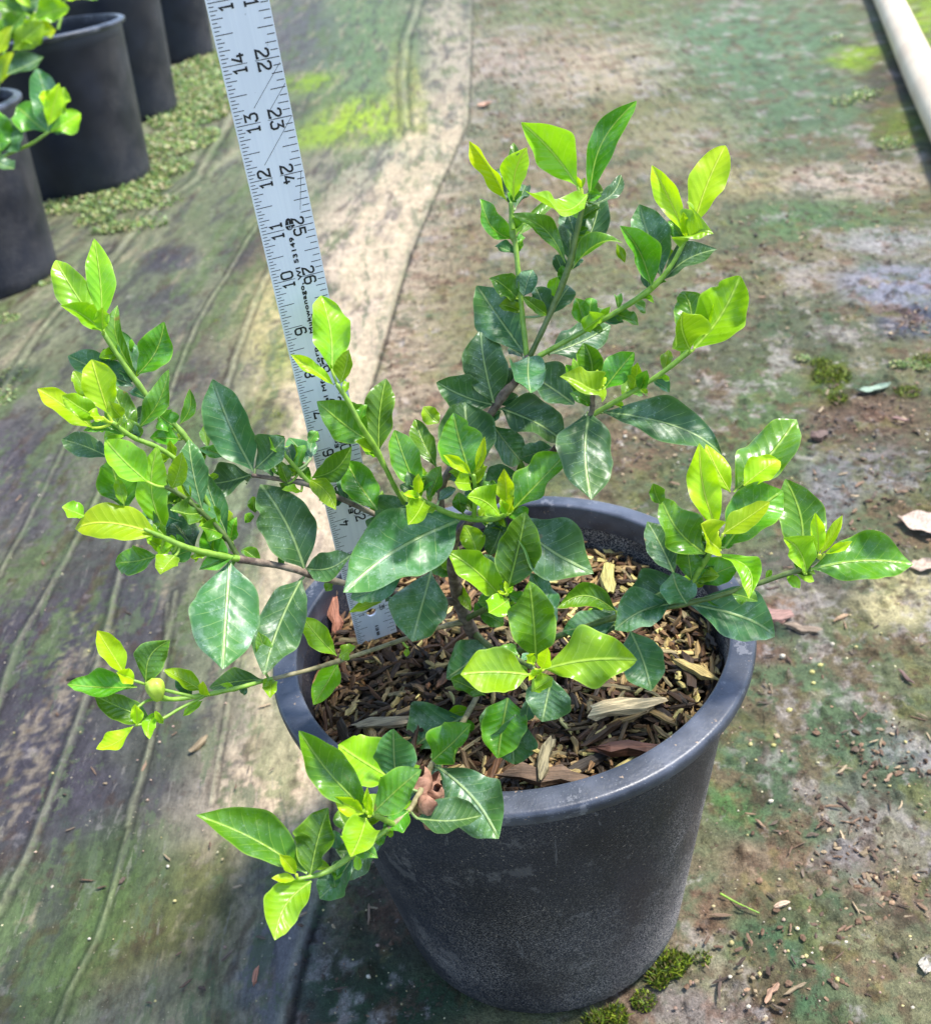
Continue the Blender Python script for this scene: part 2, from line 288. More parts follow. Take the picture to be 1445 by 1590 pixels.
def build_ground():
    def axis(lo, hi, c, a, n):
        s0 = math.asinh((lo-c)/a); s1 = math.asinh((hi-c)/a); return c+a*np.sinh(np.linspace(s0, s1, n))
    g = np.cumsum(.0022*1.045**np.arange(1, 175)); g = g[g < 60]; g2 = np.cumsum(.0022*1.022**np.arange(1, 330)); g2 = g2[g2 < 90]
    xs = np.concatenate([-.80-g[::-1], np.arange(-.80, .75, .0022), .75+g]); ys = np.concatenate([-.25-g[::-1], np.arange(-.25, .95, .0022), .95+g2])
    X, Y = np.meshgrid(xs, ys); nx, ny = len(xs), len(ys)
    wx = (fbm(X*18, Y*18, 4, 3)-.5)*.05; wy = (fbm(X*18, Y*18, 4, 9)-.5)*.05
    Z = np.zeros_like(X)
    left = 1/(1+np.exp((X-seam_x(Y))/.0016))
    sx = X+wx*.12
    Z += .003*left
    sd_ = dseg(X, Y, seam_w); Z += np.where(X < seam_x(Y), .0015*np.exp(-(sd_/.010)**2), 0)
    Z += (fbm(X*9, Y*9, 3, 21)-.5)*.006 + (fbm(X*45, Y*45, 3, 5)-.5)*.0035*(1-.5*left)
    lump = np.clip(fbm(X*85, Y*85, 2, 31)-.62, 0, 1)*.022*(1-.8*left); Z += lump
    base = left[..., None]*lin((150, 150, 130)) + (1-left[..., None])*lin((140, 138, 112))
    # long dirt streaks running along the folds of the sheet
    ang = X-seam_x(Y)
    st = fbm(ang*26+(fbm(X*3, Y*3, 2, 4)-.5)*2, Y*3.2, 4, 40)
    tint = np.clip((st-.5)*3.2, -1, 1)[..., None]*left[..., None]
    base = base*(1+.45*tint)
    big = fbm(X*5+3, Y*5, 5, 55)[..., None]; g = np.clip((big-.5)*5, 0, 1)
    base = base*(1-g*.45)+lin((104, 128, 92))*g*.45
    g = np.clip((fbm(X*8+9, Y*8, 5, 77)[..., None]-.56)*6, 0, 1)*(1-left[..., None]*.7); base = base*(1-g*.5)+lin((186, 170, 152))*g*.5
    C = base; Wsum = np.full(X.shape+(1,), .26); C = C*Wsum
    for (px, py, rx, ry, c, s) in BLOBS:
        P, t = onz(px, py); el = (CAM[2]/t); e = math.sqrt(max(1e-4, 1))
        d = (P-CAM)/np.linalg.norm(P-CAM); sn = -d[2]; k = t/F_PX
        a = rx*k*1.15; b = ry*k/max(sn, .12)*1.15; dx = X+wx*min(1, a/.04)-P[0]; dy = Y+wy*min(1, b/.04)-P[1]
        # the view direction projected on the ground is the blob's long axis
        hx, hy = d[0]/math.hypot(d[0], d[1]), d[1]/math.hypot(d[0], d[1])
        q = ((dx*hy-dy*hx)/a)**2+((dx*hx+dy*hy)/b)**2
        wgt = (s*1.6*np.exp(-q**1.4*1.1))[..., None]; wgt = np.where(q[..., None] < 6, wgt, 0)
        C = C+wgt*lin(c); Wsum = Wsum+wgt
    C = C/Wsum
    def layer(C, m_, c, k): m_ = np.clip(m_, 0, 1)[..., None]*k; return C*(1-m_)+lin(c)*m_
    fine = fbm(X*150, Y*150, 3, 91)
    def pt(sx, sy, seed, th, sh): return (fbm(X*sx+seed, Y*sy, 4, seed)*.72+fine*.28-th)*sh
    rt = 1-left
    C = layer(C, pt(26, 20, 101, .56, 16)*rt, (150, 116, 102), .55); C = layer(C, pt(14, 18, 103, .565, 14)*rt, (92, 112, 90), .55)
    C = layer(C, pt(18, 14, 105, .60, 18)*rt, (214, 204, 206), .55); C = layer(C, pt(34, 26, 107, .585, 16)*rt, (150, 148, 96), .4)
    C = layer(C, pt(70, 60, 109, .60, 20)*rt, (92, 70, 60), .55)
    ca, sa = math.cos(.42), math.sin(.42); U_ = (X*ca+Y*sa); V_ = (-X*sa+Y*ca)
    def ps(su, sv, seed, th, sh): return (fbm(ang*su+seed, Y*sv, 4, seed)*.75+fine*.25-th)*sh
    C = layer(C, ps(34, 7, 201, .555, 14)*left, (84, 80, 88), .6); C = layer(C, ps(24, 5, 203, .56, 14)*left, (110, 130, 84), .6)
    C = layer(C, ps(30, 6, 205, .62, 14)*left, (206, 190, 170), .4); C = layer(C, ps(60, 22, 207, .60, 16)*left, (92, 72, 62), .5)
    mean = C.mean(-1, keepdims=True); C = np.clip(mean+(C-mean)*1.12, 0, 1)
    dl_ = seam_x(Y)-X; band = np.clip((.075+.05*np.clip(Y, 0, 2)+wx*.6-dl_)/.02, 0, 1)*left*np.clip((Y-.12)/.15, 0, 1)*np.clip((3.2-Y)/.8, 0, 1)
    C = layer(C, band*np.clip(1.25-2.2*np.clip(fbm(X*24, Y*10, 4, 301)-.45, 0, 1)*3, 0, 1), (238, 216, 192), .75)
    shade_grime = np.exp(-((dl_+.0025)/.0028)**2); C = C*(1-.82*shade_grime[..., None]); lip = np.exp(-((dl_-.005)/.003)**2); C = layer(C, lip, (196, 190, 168), .4)  # thin shadow line along the seam painted into the colour, together with grime
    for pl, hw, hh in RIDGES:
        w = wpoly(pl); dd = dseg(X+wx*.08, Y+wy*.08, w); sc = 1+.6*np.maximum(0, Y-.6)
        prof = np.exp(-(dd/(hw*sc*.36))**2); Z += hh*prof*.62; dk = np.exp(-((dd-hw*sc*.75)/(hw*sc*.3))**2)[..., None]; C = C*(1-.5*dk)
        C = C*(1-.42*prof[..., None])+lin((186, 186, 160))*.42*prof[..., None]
    C = np.clip((C**1.12)*.50*np.array([.99, 1.0, .88]), 0, .8)
    v = np.stack([X, Y, Z], -1).reshape(-1, 3)
    inside = np.hypot(v[:, 0], v[:, 1]) < .13; v[inside, 2] = np.minimum(v[inside, 2], -.001)
    me = bpy.data.meshes.new('ground'); me.vertices.add(len(v)); me.vertices.foreach_set('co', v.ravel())
    i = np.arange(nx*ny).reshape(ny, nx); q = np.stack([i[:-1, :-1], i[:-1, 1:], i[1:, 1:], i[1:, :-1]], -1).reshape(-1, 4)
    me.loops.add(q.size); me.loops.foreach_set('vertex_index', q.ravel().astype(np.int32)); me.polygons.add(len(q))
    me.polygons.foreach_set('loop_start', (np.arange(len(q))*4).astype(np.int32)); me.update(calc_edges=True)
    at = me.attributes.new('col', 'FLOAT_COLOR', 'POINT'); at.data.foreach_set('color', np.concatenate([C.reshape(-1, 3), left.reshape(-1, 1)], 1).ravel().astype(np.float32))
    me.shade_smooth()
    m = NT('ground_cloth'); A = m.attr('col'); P = m.geo(); c = A.outputs['Color']; L = A.outputs['Alpha']
    n1 = m.noise(P, 55, 6, .68); n2 = m.noise(P, 230, 4, .7); n3 = m.noise(P, 14, 5, .6)
    hs = m.new('ShaderNodeHueSaturation'); m.link(c, hs.inputs['Color'])
    f = m.math('ADD', m.math('MULTIPLY', m.math('SUBTRACT', n1, .5), 1.5), m.math('MULTIPLY', m.math('SUBTRACT', n2, .5), 1.1))
    m.link(m.math('ADD', m.math('MULTIPLY', f, m.math('SUBTRACT', 1.25, m.math('MULTIPLY', L, .6))), 1.), hs.inputs['Value']); c = hs.outputs[0]
    nf = m.noise(P, 620, 3, .75); ns = m.noise(m.scalev(P, (1, .35, 1)), 110, 6, .74); ns2 = m.noise(m.scalev(P, (1, .3, 1)), 420, 3, .7)
    g1 = m.math('ADD', m.math('MULTIPLY', m.math('SUBTRACT', nf, .5), 1.5), 1.); g2 = m.math('ADD', m.math('ADD', m.math('MULTIPLY', m.math('SUBTRACT', ns, .5), 1.9), m.math('MULTIPLY', m.math('SUBTRACT', ns2, .5), .9)), 1.)
    mm = m.new('ShaderNodeMix', data_type='FLOAT'); m.link(L, mm.inputs[0]); m.link(g1, mm.inputs[2]); m.link(g2, mm.inputs[3])
    h2 = m.new('ShaderNodeHueSaturation'); m.link(c, h2.inputs['Color']); m.link(m.math('MAXIMUM', mm.outputs[0], .15), h2.inputs['Value']); c = h2.outputs[0]
    Q = m.scalev(P, (1, .13, 1)); s1 = m.noise(Q, 46, 7, .72, .4); s2 = m.noise(Q, 95, 6, .75, .3); p1 = m.noise(P, 17, 9, .78, .5); p2 = m.noise(P, 33, 9, .8, .4); p3 = m.noise(P, 70, 8, .8)
    Ri = m.math('SUBTRACT', 1, L)
    def over(c, mask, k, col): return m.mix(m.math('MULTIPLY', mask, k), c, col)
    c = over(c, m.math('MULTIPLY', m.ramp(s1, .58, .61), L), .40, (.045, .044, .048)); c = over(c, m.math('MULTIPLY', m.ramp(s2, .61, .635), L), .28, (.24, .22, .19)); c = over(c, m.math('MULTIPLY', m.ramp(m.math('ADD', m.math('MULTIPLY', s1, .5), m.math('MULTIPLY', p1, .5)), .535, .56), L), .45, (.075, .11, .045))
    c = over(c, m.math('MULTIPLY', m.ramp(p1, .575, .60), Ri), .50, (.065, .082, .038)); c = over(c, m.math('MULTIPLY', m.ramp(p2, .60, .625), Ri), .50, (.13, .080, .055)); c = over(c, m.math('MULTIPLY', m.ramp(m.math('SUBTRACT', 1, p1), .60, .62), Ri), .40, (.27, .24, .22)); c = over(c, m.math('MULTIPLY', m.ramp(p3, .63, .65), Ri), .6, (.045, .035, .025))
    c = over(c, m.math('MULTIPLY', m.ramp(m.math('SUBTRACT', 1, p2), .61, .63), Ri), .4, (.17, .17, .06))
    crack = m.ramp(m.math('ABSOLUTE', m.math('SUBTRACT', m.noise(P, 42, 6, .75, .6), .5)), .0, .022); c = m.mix(m.math('MULTIPLY', m.math('SUBTRACT', 1, crack), m.math('SUBTRACT', .45, m.math('MULTIPLY', L, .25))), c, (.03, .035, .025))
    R = m.math('SUBTRACT', 1, m.math('MULTIPLY', L, .65))
    c = m.mix(m.math('MULTIPLY', m.math('MULTIPLY', m.ramp(n3, .52, .66), m.ramp(n1, .42, .6)), m.math('MULTIPLY', R, .55)), c, (.045, .095, .045))
    br = m.ramp(m.noise(P, 95, 5, .7), .60, .68); c = m.mix(m.math('MULTIPLY', br, m.math('MULTIPLY', R, .6)), c, (.085, .045, .032))
    lt = m.ramp(m.noise(m.scalev(P, (1, 1, 1)), 30, 6, .7), .60, .70); c = m.mix(m.math('MULTIPLY', lt, m.math('MULTIPLY', R, .5)), c, (.40, .36, .34))
    pn = m.ramp(m.noise(P, 420, 2, .5), .72, .76); c = m.mix(m.math('MULTIPLY', pn, .6), c, (.45, .40, .28))
    m.link(c, m.b.inputs['Base Color']); 
    m.link(m.math('ADD', m.math('MULTIPLY', n3, .4), m.math('SUBTRACT', .56, m.math('MULTIPLY', L, .06))), m.b.inputs['Roughness'])
    m.b.inputs['Specular IOR Level'].default_value = .2
    wv = m.new('ShaderNodeTexWave'); wv.wave_type = 'BANDS'; wv.bands_direction = 'X'; m.link(m.scalev(P, (1, .25, 1)), wv.inputs[0]); wv.inputs['Scale'].default_value = 130; wv.inputs['Distortion'].default_value = 1.2
    h = m.math('ADD', m.math('MULTIPLY', n1, 2.6), m.math('MULTIPLY', n2, 1.6)); h = m.math('ADD', h, m.math('MULTIPLY', br, .8)); h = m.math('ADD', h, m.math('MULTIPLY', m.math('ADD', m.ramp(p2, .58, .63), m.ramp(p3, .60, .65)), m.math('MULTIPLY', Ri, .9))); h = m.math('ADD', h, m.math('MULTIPLY', nf, .5))
    h = m.math('ADD', m.math('MULTIPLY', h, m.math('SUBTRACT', 1, m.math('MULTIPLY', L, .6))), m.math('MULTIPLY', wv.outputs[1], m.math('MULTIPLY', L, .04)))
    m.link(m.bump(h, .7, .0028), m.b.inputs['Normal'])
    me.materials.append(m.m); o = bpy.data.objects.new('ground', me); COL.objects.link(o); o['kind'] = 'structure'
    return o
build_ground()

# ------------------------------------------------------------------ pots
def lathe(mb, prof, n=128, col=None):
    t = np.linspace(0, 2*np.pi, n, endpoint=False); v = []
    for r, z in prof: v.append(np.stack([r*np.cos(t), r*np.sin(t), t*0+z], -1))
    f = []
    for k in range(len(prof)-1):
        for i in range(n):
            j = (i+1) % n; f.append((k*n+i, k*n+j, (k+1)*n+j, (k+1)*n+i))
    mb.add(np.concatenate(v), f, col)
def make_pot(loc, R, H, rb, label, group, soil_z, mat=None):
    t = empty('nursery_pot', loc, label, 'plant pot', group)
    b = MB(); ri = R-.011
    pr = [(0, .0015), (rb-.012, .001), (rb-.004, .002), (rb, .008)]
    for s in np.linspace(.06, 1, 14): pr.append((rb+(ri-rb)*s, .008+(H-.022)*s))
    pr += [(ri-.001, H-.012), (ri-.004, H-.014)]
    for s in np.linspace(1, 0, 12): pr.append((rb-.006+(ri-.004-rb+.006)*s, .008+(H-.024)*s))
    pr += [(0, .006)]
    lathe(b, pr); b.build('body', mat or POT, t)
    m = MB(); w = .0155; z = H
    p = [(R-w+.0010, z-.022), (R-w, z-.014), (R-w, z-.0022), (R-w+.0002, z-.0012), (R-w+.0007, z-.0004), (R-w+.0016, z), (R-w+.0026, z)]
    p += [(R-.0052, z-.0010), (R-.0042, z-.0012)]+[(R-.0032+.0030*math.sin(a), z-.0044+.0031*math.cos(a)) for a in np.linspace(.12, 1.5, 7)]+[(R-.0002, z-.0050), (R-.0007, z-.0094)]
    p += [(R-.0010, z-.0100), (R-.0016, z-.0105), (R-.0026, z-.0107), (R-.0088, z-.0112), (R-.0098, z-.0115), (R-.0102, z-.0122), (R-.0104, z-.0136), (R-.0110, z-.0142), (R-.0118, z-.0150), (R-.0120, z-.0215), (R-w+.0010, z-.022)]
    lathe(m, p, 160); m.build('rim', RIM, t); return t
def soil_disc(loc, r, z):
    mb = MB(); rr = np.linspace(0, 1, 14)**.8*r; t = np.linspace(0, 2*np.pi, 64, endpoint=False); v = []
    for q in rr:
        x = q*np.cos(t); y = q*np.sin(t); v.append(np.stack([x, y, z+(fbm(x*30+5, y*30, 3, 8)-.5)*.012-.004*(q/r)**2], -1))
    f = [(k*64+i, k*64+(i+1) % 64, (k+1)*64+(i+1) % 64, (k+1)*64+i) for k in range(13) for i in range(64)]
    mb.add(np.concatenate(v), f); o = mb.build('potting_soil', SOIL); o.location = loc; return o
H0, R0 = .25517, .14465
make_pot((0, 0, 0), R0, H0, .1016, 'black plastic nursery pot with dusty side, holding the leafy shrub and the ruler', 'nursery pots', .22)
tag(soil_disc((0, 0, 0), R0-.0185, .2185), kind='stuff', cat='soil', label='dark potting soil under the bark mulch in the front pot')
BG = [((-.944, 1.632), .20, .34, .16, 'black plant pot cut off by the left edge of the photo'),
      ((-.873, 2.334), .20, .38, .16, 'large black plant pot with grey rim and weeds, top left'),
      ((-.913, 3.173), .185, .40, .14, 'dark plant pot with a pale lit side edge, behind the large one'),
      ((-.938, 4.309), .185, .40, .14, 'farthest black plant pot, directly left of the ruler top')]
for (xy, R, H, rb, lb) in BG:
    make_pot((*xy, 0), R, H, rb, lb, 'nursery pots', H-.05, POT_FAR)
    tag(soil_disc((*xy, 0), R-.022, H-.055), kind='stuff', cat='soil', label='soil inside a background pot')

# ------------------------------------------------------------------ bark mulch
def chip(mb, c, L, w, h, yaw, pit, rol, col, splinter=True):
    n = 5; ring = []
    for k in range(n):
        s = k/(n-1)*2-1; tp = (1-abs(s)**random.choice((3, 6, 9))*random.uniform(.1, .9)); bx = random.uniform(-.25, .25)*w
        for a, b in ((-1, -1), (1, -1), (1.05, .6), (.3, 1), (-.9, .8)):
            ring.append((s*L/2+random.uniform(-.12, .12)*L*(k in (0, n-1)), (a*w/2)*tp*random.uniform(.75, 1.1)+bx, b*h/2*tp*random.uniform(.7, 1.1)))
    v = np.array(ring); g = v+np.array([random.random()*9, random.random()*9, random.random()*9])*.1
    Rm = (Matrix.Rotation(yaw, 3, 'Z') @ Matrix.Rotation(pit, 3, 'Y') @ Matrix.Rotation(rol, 3, 'X'))
    v = v @ np.array(Rm).T + np.array(c)
    f = [(k*5+i, k*5+(i+1) % 5, (k+1)*5+(i+1) % 5, (k+1)*5+i) for k in range(n-1) for i in range(5)] + [(4, 3, 2, 1, 0), tuple((n-1)*5+i for i in range(5))]
    mb.add(v, f, col, g)
PAL = [(.035, .020, .010), (.06, .032, .014), (.11, .052, .022), (.11, .070, .030), (.19, .105, .042), (.30, .20, .08), (.44, .32, .12), (.58, .48, .17), (.24, .19, .09), (.045, .032, .02)]
def palette(x):
    wt = np.array([2.6, 2.6, 2.4, 2.0, 1.8, 1.6+.6*x, .7+1.6*x, .25+1.2*x, 1.4, 1.6])
    return np.array(PAL[random.choices(range(10), wt)[0]])*random.uniform(.95, 1.6)
mu = MB()
for i in range(4600):
    r = (R0-.0205)*math.sqrt(random.random()); a = random.random()*2*math.pi; x, y = r*math.cos(a), r*math.sin(a)
    big = random.random(); lay = i/4600
    if big < .045: L, w, h = random.uniform(.024, .04), random.uniform(.003, .007), random.uniform(.002, .004)
    elif big < .42: L, w, h = random.uniform(.010, .022), random.uniform(.0015, .0045), random.uniform(.001, .003)
    else: L, w, h = random.uniform(.004, .013), random.uniform(.0015, .004), random.uniform(.001, .0025)
    if r+L*.5 > R0-.019: a2 = math.atan2(y, x)+math.pi/2+random.uniform(-.25, .25)
    else: a2 = random.random()*math.pi*2
    z = .2195+random.uniform(-.003, .009)+.005*(fbm(np.array([x*22+4]), np.array([y*22]), 2, 2)[0]-.5)
    chip(mu, (x, y, z), L, w, h, a2, random.gauss(0, .22), random.uniform(-1, 1), palette(x/R0+.5))
o = mu.build('bark_mulch', CHIP, smooth=False); tag(o, 'brown and tan shredded bark mulch filling the front pot', 'mulch', kind='stuff')
def one_chip(name, px, py, z, L, w, h, yaw, pit, col, label, cat, group=None, smooth=False):
    P, t = onz(px, py, z); mb = MB(); chip(mb, (0, 0, 0), L, w, h, yaw, pit, .15, np.array(col)); o = mb.build(name, CHIP, smooth=smooth)
    o.location = P; return tag(o, label, cat, group)
G1 = 'large wood chips on the mulch'
one_chip('wood_chip', 970, 1098, .233, .043, .0095, .005, .05, .0, (.95, .72, .38), 'largest pale cream wood chip lying on the mulch right of the stem', 'wood chip', G1)
one_chip('wood_chip', 944, 897, .233, .034, .010, .004, 1.45, .05, (.50, .44, .14), 'mossy yellow wood chip lying lengthwise at the back of the pot', 'wood chip', G1)
one_chip('wood_chip', 518, 955, .236, .022, .008, .003, 1.6, -.7, (.42, .17, .10), 'reddish wood chip standing up just left of the ruler foot', 'wood chip', G1)
one_chip('wood_chip', 600, 1121, .231, .036, .007, .003, .05, .0, (.38, .30, .18), 'pale tan wood chip at the front left above the light leaves', 'wood chip', G1)
one_chip('wood_chip', 1082, 1040, .232, .028, .007, .004, 2.1, .1, (.50, .38, .14), 'yellow pointed wood chip near the right pot wall', 'wood chip', G1)
one_chip('wood_chip', 840, 1205, .232, .042, .010, .004, -.2, .05, (.16, .10, .06), 'dark brown splintered wood chip near the front wall', 'wood chip', G1)
one_chip('wood_chip', 848, 1178, .234, .030, .007, .005, 1.3, .1, (.26, .22, .12), 'grey-olive wood chip pointing at the front wall', 'wood chip', G1)
one_chip('wood_chip', 975, 1163, .233, .038, .007, .006, -.15, .03, (.12, .05, .03), 'dark red-brown wood chip below the big pale chip', 'wood chip', G1)

# ------------------------------------------------------------------ ruler
IN = .0254; RW = .02643
rb_ = np.array([-.0968, .03149, .2285]); rax = np.array([.00979, -.08685, 1.]); rax /= np.linalg.norm(rax)
rwv = np.array([math.cos(.28732), math.sin(.28732), 0]); rwv -= rax*(rwv@rax); rwv /= np.linalg.norm(rwv); rn = np.cross(rwv, rax)   # points to the back? fixed below
ruler = empty('metal_ruler', (0, 0, 0), 'silver metal yardstick with black inch markings standing in the pot mulch', 'ruler')
RM = Matrix.Identity(4)
for i in range(3): RM[i][0] = rwv[i]; RM[i][1] = -rn[i]*-1*-1; RM[i][2] = rax[i]; RM[i][3] = rb_[i]
# local: x across, z along, -y faces the camera
yv = np.cross(rax, rwv)
for i in range(3): RM[i][1] = yv[i]
ruler.matrix_world = RM
def blade():
    mb = MB(); th = .0013; Lr = 36*IN; hc = (RW*.5-.0004, .93*IN); hr = .0032; hs = .0062; n = 32; x0, x1, z0, z1 = 0, RW, 0, Lr
    def layer(y):
        v = [(x0, y, z0), (x1, y, z0), (x1, y, z1), (x0, y, z1)]; sq = [(-hs, -hs), (hs, -hs), (hs, hs), (-hs, hs)]
        v += [(hc[0]+a, y, hc[1]+b) for a, b in sq]
        for k in range(n):
            a = -3*math.pi/4+2*math.pi*k/n; v.append((hc[0]+hr*math.cos(a), y, hc[1]+hr*math.sin(a)))
        return v
    V = layer(0)+layer(th); o = 8+n; f = []
    for s in (0, 1):
        b = s*o; fl = (lambda q: q) if s == 0 else (lambda q: tuple(reversed(q)))
        for k in range(4): f.append(fl((b+k, b+(k+1) % 4, b+4+(k+1) % 4, b+4+k)))
        m4 = n//4
        for k in range(4):
            f.append(fl((b+4+k, b+4+(k+1) % 4)+tuple(b+8+(k*m4+j) % n for j in range(m4, -1, -1))))
    for k in range(4): f.append((k, o+k, o+(k+1) % 4, (k+1) % 4))
    for k in range(n): f.append((8+k, 8+(k+1) % n, o+8+(k+1) % n, o+8+k))
    mb.add(np.array(V), f); return mb.build('blade', METAL, ruler, smooth=False)
blade()
tk = MB(); YF = -.00012
def quad(mb, x0, z0, x1, z1, y=YF): mb.add([(x0, y, z0), (x1, y, z0), (x1, y, z1), (x0, y, z1)], [(0, 1, 2, 3)])
for i in range(1, 36*16):
    k = i % 16; L = .34 if k == 0 else .30 if k == 8 else .19 if k % 4 == 0 else .13 if k % 2 == 0 else .085
    z = i*IN/16; w = .00034
    quad(tk, .0006, z-w/2, .0006+L*IN, z+w/2)
for i in range(1, 36*8):
    k = i % 8; L = .32 if k == 0 else .27 if k == 4 else .19 if k % 2 == 0 else .13
    z = i*IN/8; w = .00036; quad(tk, RW-.0006-L*IN, z-w/2, RW-.0006, z+w/2)
for k in range(1, 36):
    if k >= 10: quad(tk, .0006, k*IN-.00012, .0115, k*IN+.00012, YF*1.2)
    else: quad(tk, .0006, k*IN-.00012, .0100, k*IN+.00012, YF*1.2)
    if 36-k >= 10: quad(tk, RW-.0115, k*IN-.00012, RW-.0006, k*IN+.00012, YF*1.2)
tk.build('tick_marks', INK, ruler, smooth=False)
sc = MB()
for (xa, za, xb, zb) in ((.0255, 13.9, .010, 13.25), (.026, 13.55, .0165, 13.15), (.0262, 13.0, .009, 12.25), (.025, 12.0, .021, 11.3)):
    a = np.array((xa, YF, za*IN)); b = np.array((xb, YF, zb*IN)); d = b-a; nrm = np.array((-d[2], 0, d[0])); nrm = nrm/np.linalg.norm(nrm)*.00009
    sc.add([a-nrm, a+nrm, b+nrm, b-nrm], [(0, 1, 2, 3)])
sc.build('scratches', INK, ruler, smooth=False)
def text_verts(s, size, spacing=1., bold=.0):
    cu = bpy.data.curves.new('t', 'FONT'); cu.body = s; cu.size = size; cu.align_x = 'CENTER'; cu.align_y = 'CENTER'; cu.space_character = spacing; cu.offset = bold; cu.resolution_u = 3
    ob = bpy.data.objects.new('t', cu); COL.objects.link(ob); dg = bpy.context.evaluated_depsgraph_get(); dg.update()
    me = bpy.data.meshes.new_from_object(ob.evaluated_get(dg)); v = np.array([tuple(p.co) for p in me.vertices]); f = [tuple(p.vertices) for p in me.polygons]
    bpy.data.objects.remove(ob); bpy.data.curves.remove(cu); bpy.data.meshes.remove(me)
    if len(v): v[:, 0] -= (v[:, 0].min()+v[:, 0].max())/2; v[:, 1] -= (v[:, 1].min()+v[:, 1].max())/2
    return v, f
def put_text(mb, s, size, x, z, up=True, sx=1., spacing=1., bold=.0, y=YF*1.4):
    v, f = text_verts(s, size, spacing, bold); v[:, 0] *= sx
    # up: reads upwards, glyph tops point left; else reads downwards, tops point right
    if up: w = np.stack([x-v[:, 1], v[:, 0]*0+y, z+v[:, 0]], -1)
    else: w = np.stack([x+v[:, 1], v[:, 0]*0+y, z-v[:, 0]], -1)
    mb.add(w, f)
GL = {'0': [[(0, 1), (0, 5), (.9, 6), (3.1, 6), (4, 5), (4, 1), (3.1, 0), (.9, 0), (0, 1)]], '1': [[(2.2, 0), (2.2, 6), (.8, 4.7)], [(.9, 0), (3.5, 0)]],
 '2': [[(.1, 4.6), (.2, 5.4), (1, 6), (3, 6), (3.8, 5.3), (3.9, 4.5), (3.4, 3.6), (.9, 1.7), (.2, .1), (4, .1), (4, 1.0)]],
 '3': [[(.1, 6), (3.8, 6), (1.9, 3.6), (3.1, 3.5), (3.9, 2.8), (4, 1), (3.1, 0), (1, 0), (.1, .7), (0, 1.4)]], '4': [[(2.0, 6), (0, 1.6), (4.2, 1.6)], [(3, 0), (3, 3.4)]],
 '5': [[(3.9, 6), (.4, 6), (.3, 3.5), (2.9, 3.6), (3.8, 3), (4, 2), (3.9, 1), (3, 0), (1, 0), (0, .9)]],
 '6': [[(3.9, 5.0), (3.2, 6), (1, 6), (0, 5), (0, 1), (.9, 0), (3.1, 0), (4, 1), (4, 2.5), (3.1, 3.4), (.2, 3.4)]], '7': [[(0, 5), (0, 6), (4, 6), (1.6, 0)]],
 '8': [[(1, 3.3), (.2, 4.1), (.2, 5.2), (1, 6), (3, 6), (3.8, 5.2), (3.8, 4.1), (3, 3.3), (1, 3.3)], [(.9, 3.2), (0, 2.4), (0, .9), (.9, 0), (3.1, 0), (4, .9), (4, 2.4), (3.1, 3.2)]],
 '9': [[(.1, 1.0), (.8, 0), (3, 0), (4, 1), (4, 5), (3.1, 6), (.9, 6), (0, 5), (0, 3.5), (.9, 2.6), (3.8, 2.6)]]}
def stroke(mb, pts, hw, place, lay):
    P = np.array(pts, float); n = len(P); closed = n > 3 and np.allclose(P[0], P[-1]); out = []
    if closed: P = P[:-1]; n -= 1
    for i in range(n):
        a = P[(i-1) % n] if (closed or i > 0) else None; b = P[(i+1) % n] if (closed or i < n-1) else None
        d1 = (P[i]-a)/np.linalg.norm(P[i]-a) if a is not None else None; d2 = (b-P[i])/np.linalg.norm(b-P[i]) if b is not None else None
        if d1 is None: d1 = d2
        if d2 is None: d2 = d1
        n1 = np.array((-d1[1], d1[0])); n2 = np.array((-d2[1], d2[0])); m_ = n1+n2; m_ /= max(1e-6, np.linalg.norm(m_)); k = min(1.8, 1/max(.3, m_@n1)); out += [P[i]+m_*hw*k, P[i]-m_*hw*k]
    v = place(np.array(out)); v[:, 1] -= lay; f = [(2*i, 2*i+1, 2*((i+1) % n)+1, 2*((i+1) % n)) for i in range(n if closed else n-1)]
    mb.add(v, f)
def digit(mb, ch, H_, xc, zc, up, wx=.66):
    sc_ = H_/6.6
    def place(q):
        a = (q[:, 0]-2)*sc_*wx/.62; b = (q[:, 1]-3)*sc_      # a along the reading direction, b towards the glyph top
        if up: return np.stack([xc-b, a*0+YF*1.3, zc+a], -1)
        return np.stack([xc+b, a*0+YF*1.3, zc-a], -1)
    for i, st in enumerate(GL[ch]): stroke(mb, st, .52, place, i*.00002)
nm = MB()
for k in range(1, 36):
    for (val, xc, up) in ((k, .0078, True), (36-k, RW-.0078, False)):
        s_ = str(val); sg = 1 if up else -1
        if (up and k == 1): digit(nm, '1', .0032, .0062, k*IN-.0014, True); continue
        if val == 35 and not up:
            for j, ch in enumerate(s_): digit(nm, ch, .0030, RW-.0063, k*IN+(.0012 if j == 0 else -.0012), False)
            continue
        if len(s_) == 2:
            for j, ch in enumerate(s_): digit(nm, ch, .0060, xc, k*IN+(-.0026 if j == 0 else .0026)*sg, up, .58)
        else: digit(nm, s_, .0060, xc+.0006*sg, k*IN-.0030*sg, up, .58)
nm.build('inch_numbers', INK, ruler, smooth=False)
xm = .0142
def run(s, z0, z1, size, bold=.00008):
    v, f = text_verts(s, size, 1.12, 0); L = v[:, 0].max()-v[:, 0].min(); k = (z1-z0)/L; v[:, 0] *= k; b = MB()
    for i, (da, db) in enumerate(((0, 0), (bold, 0), (-bold, 0), (0, bold), (0, -bold), (bold, bold), (-bold, -bold))):
        b.add(np.stack([xm-v[:, 1]+da, v[:, 0]*0+YF*1.4-i*.000012, (z0+z1)/2+v[:, 0]+db], -1), f)
    b.build('maker_lettering', INK, ruler, smooth=False)
run('Mukwonago, WI 53149', 8.78*IN, 10.82*IN, .0030, .00013)
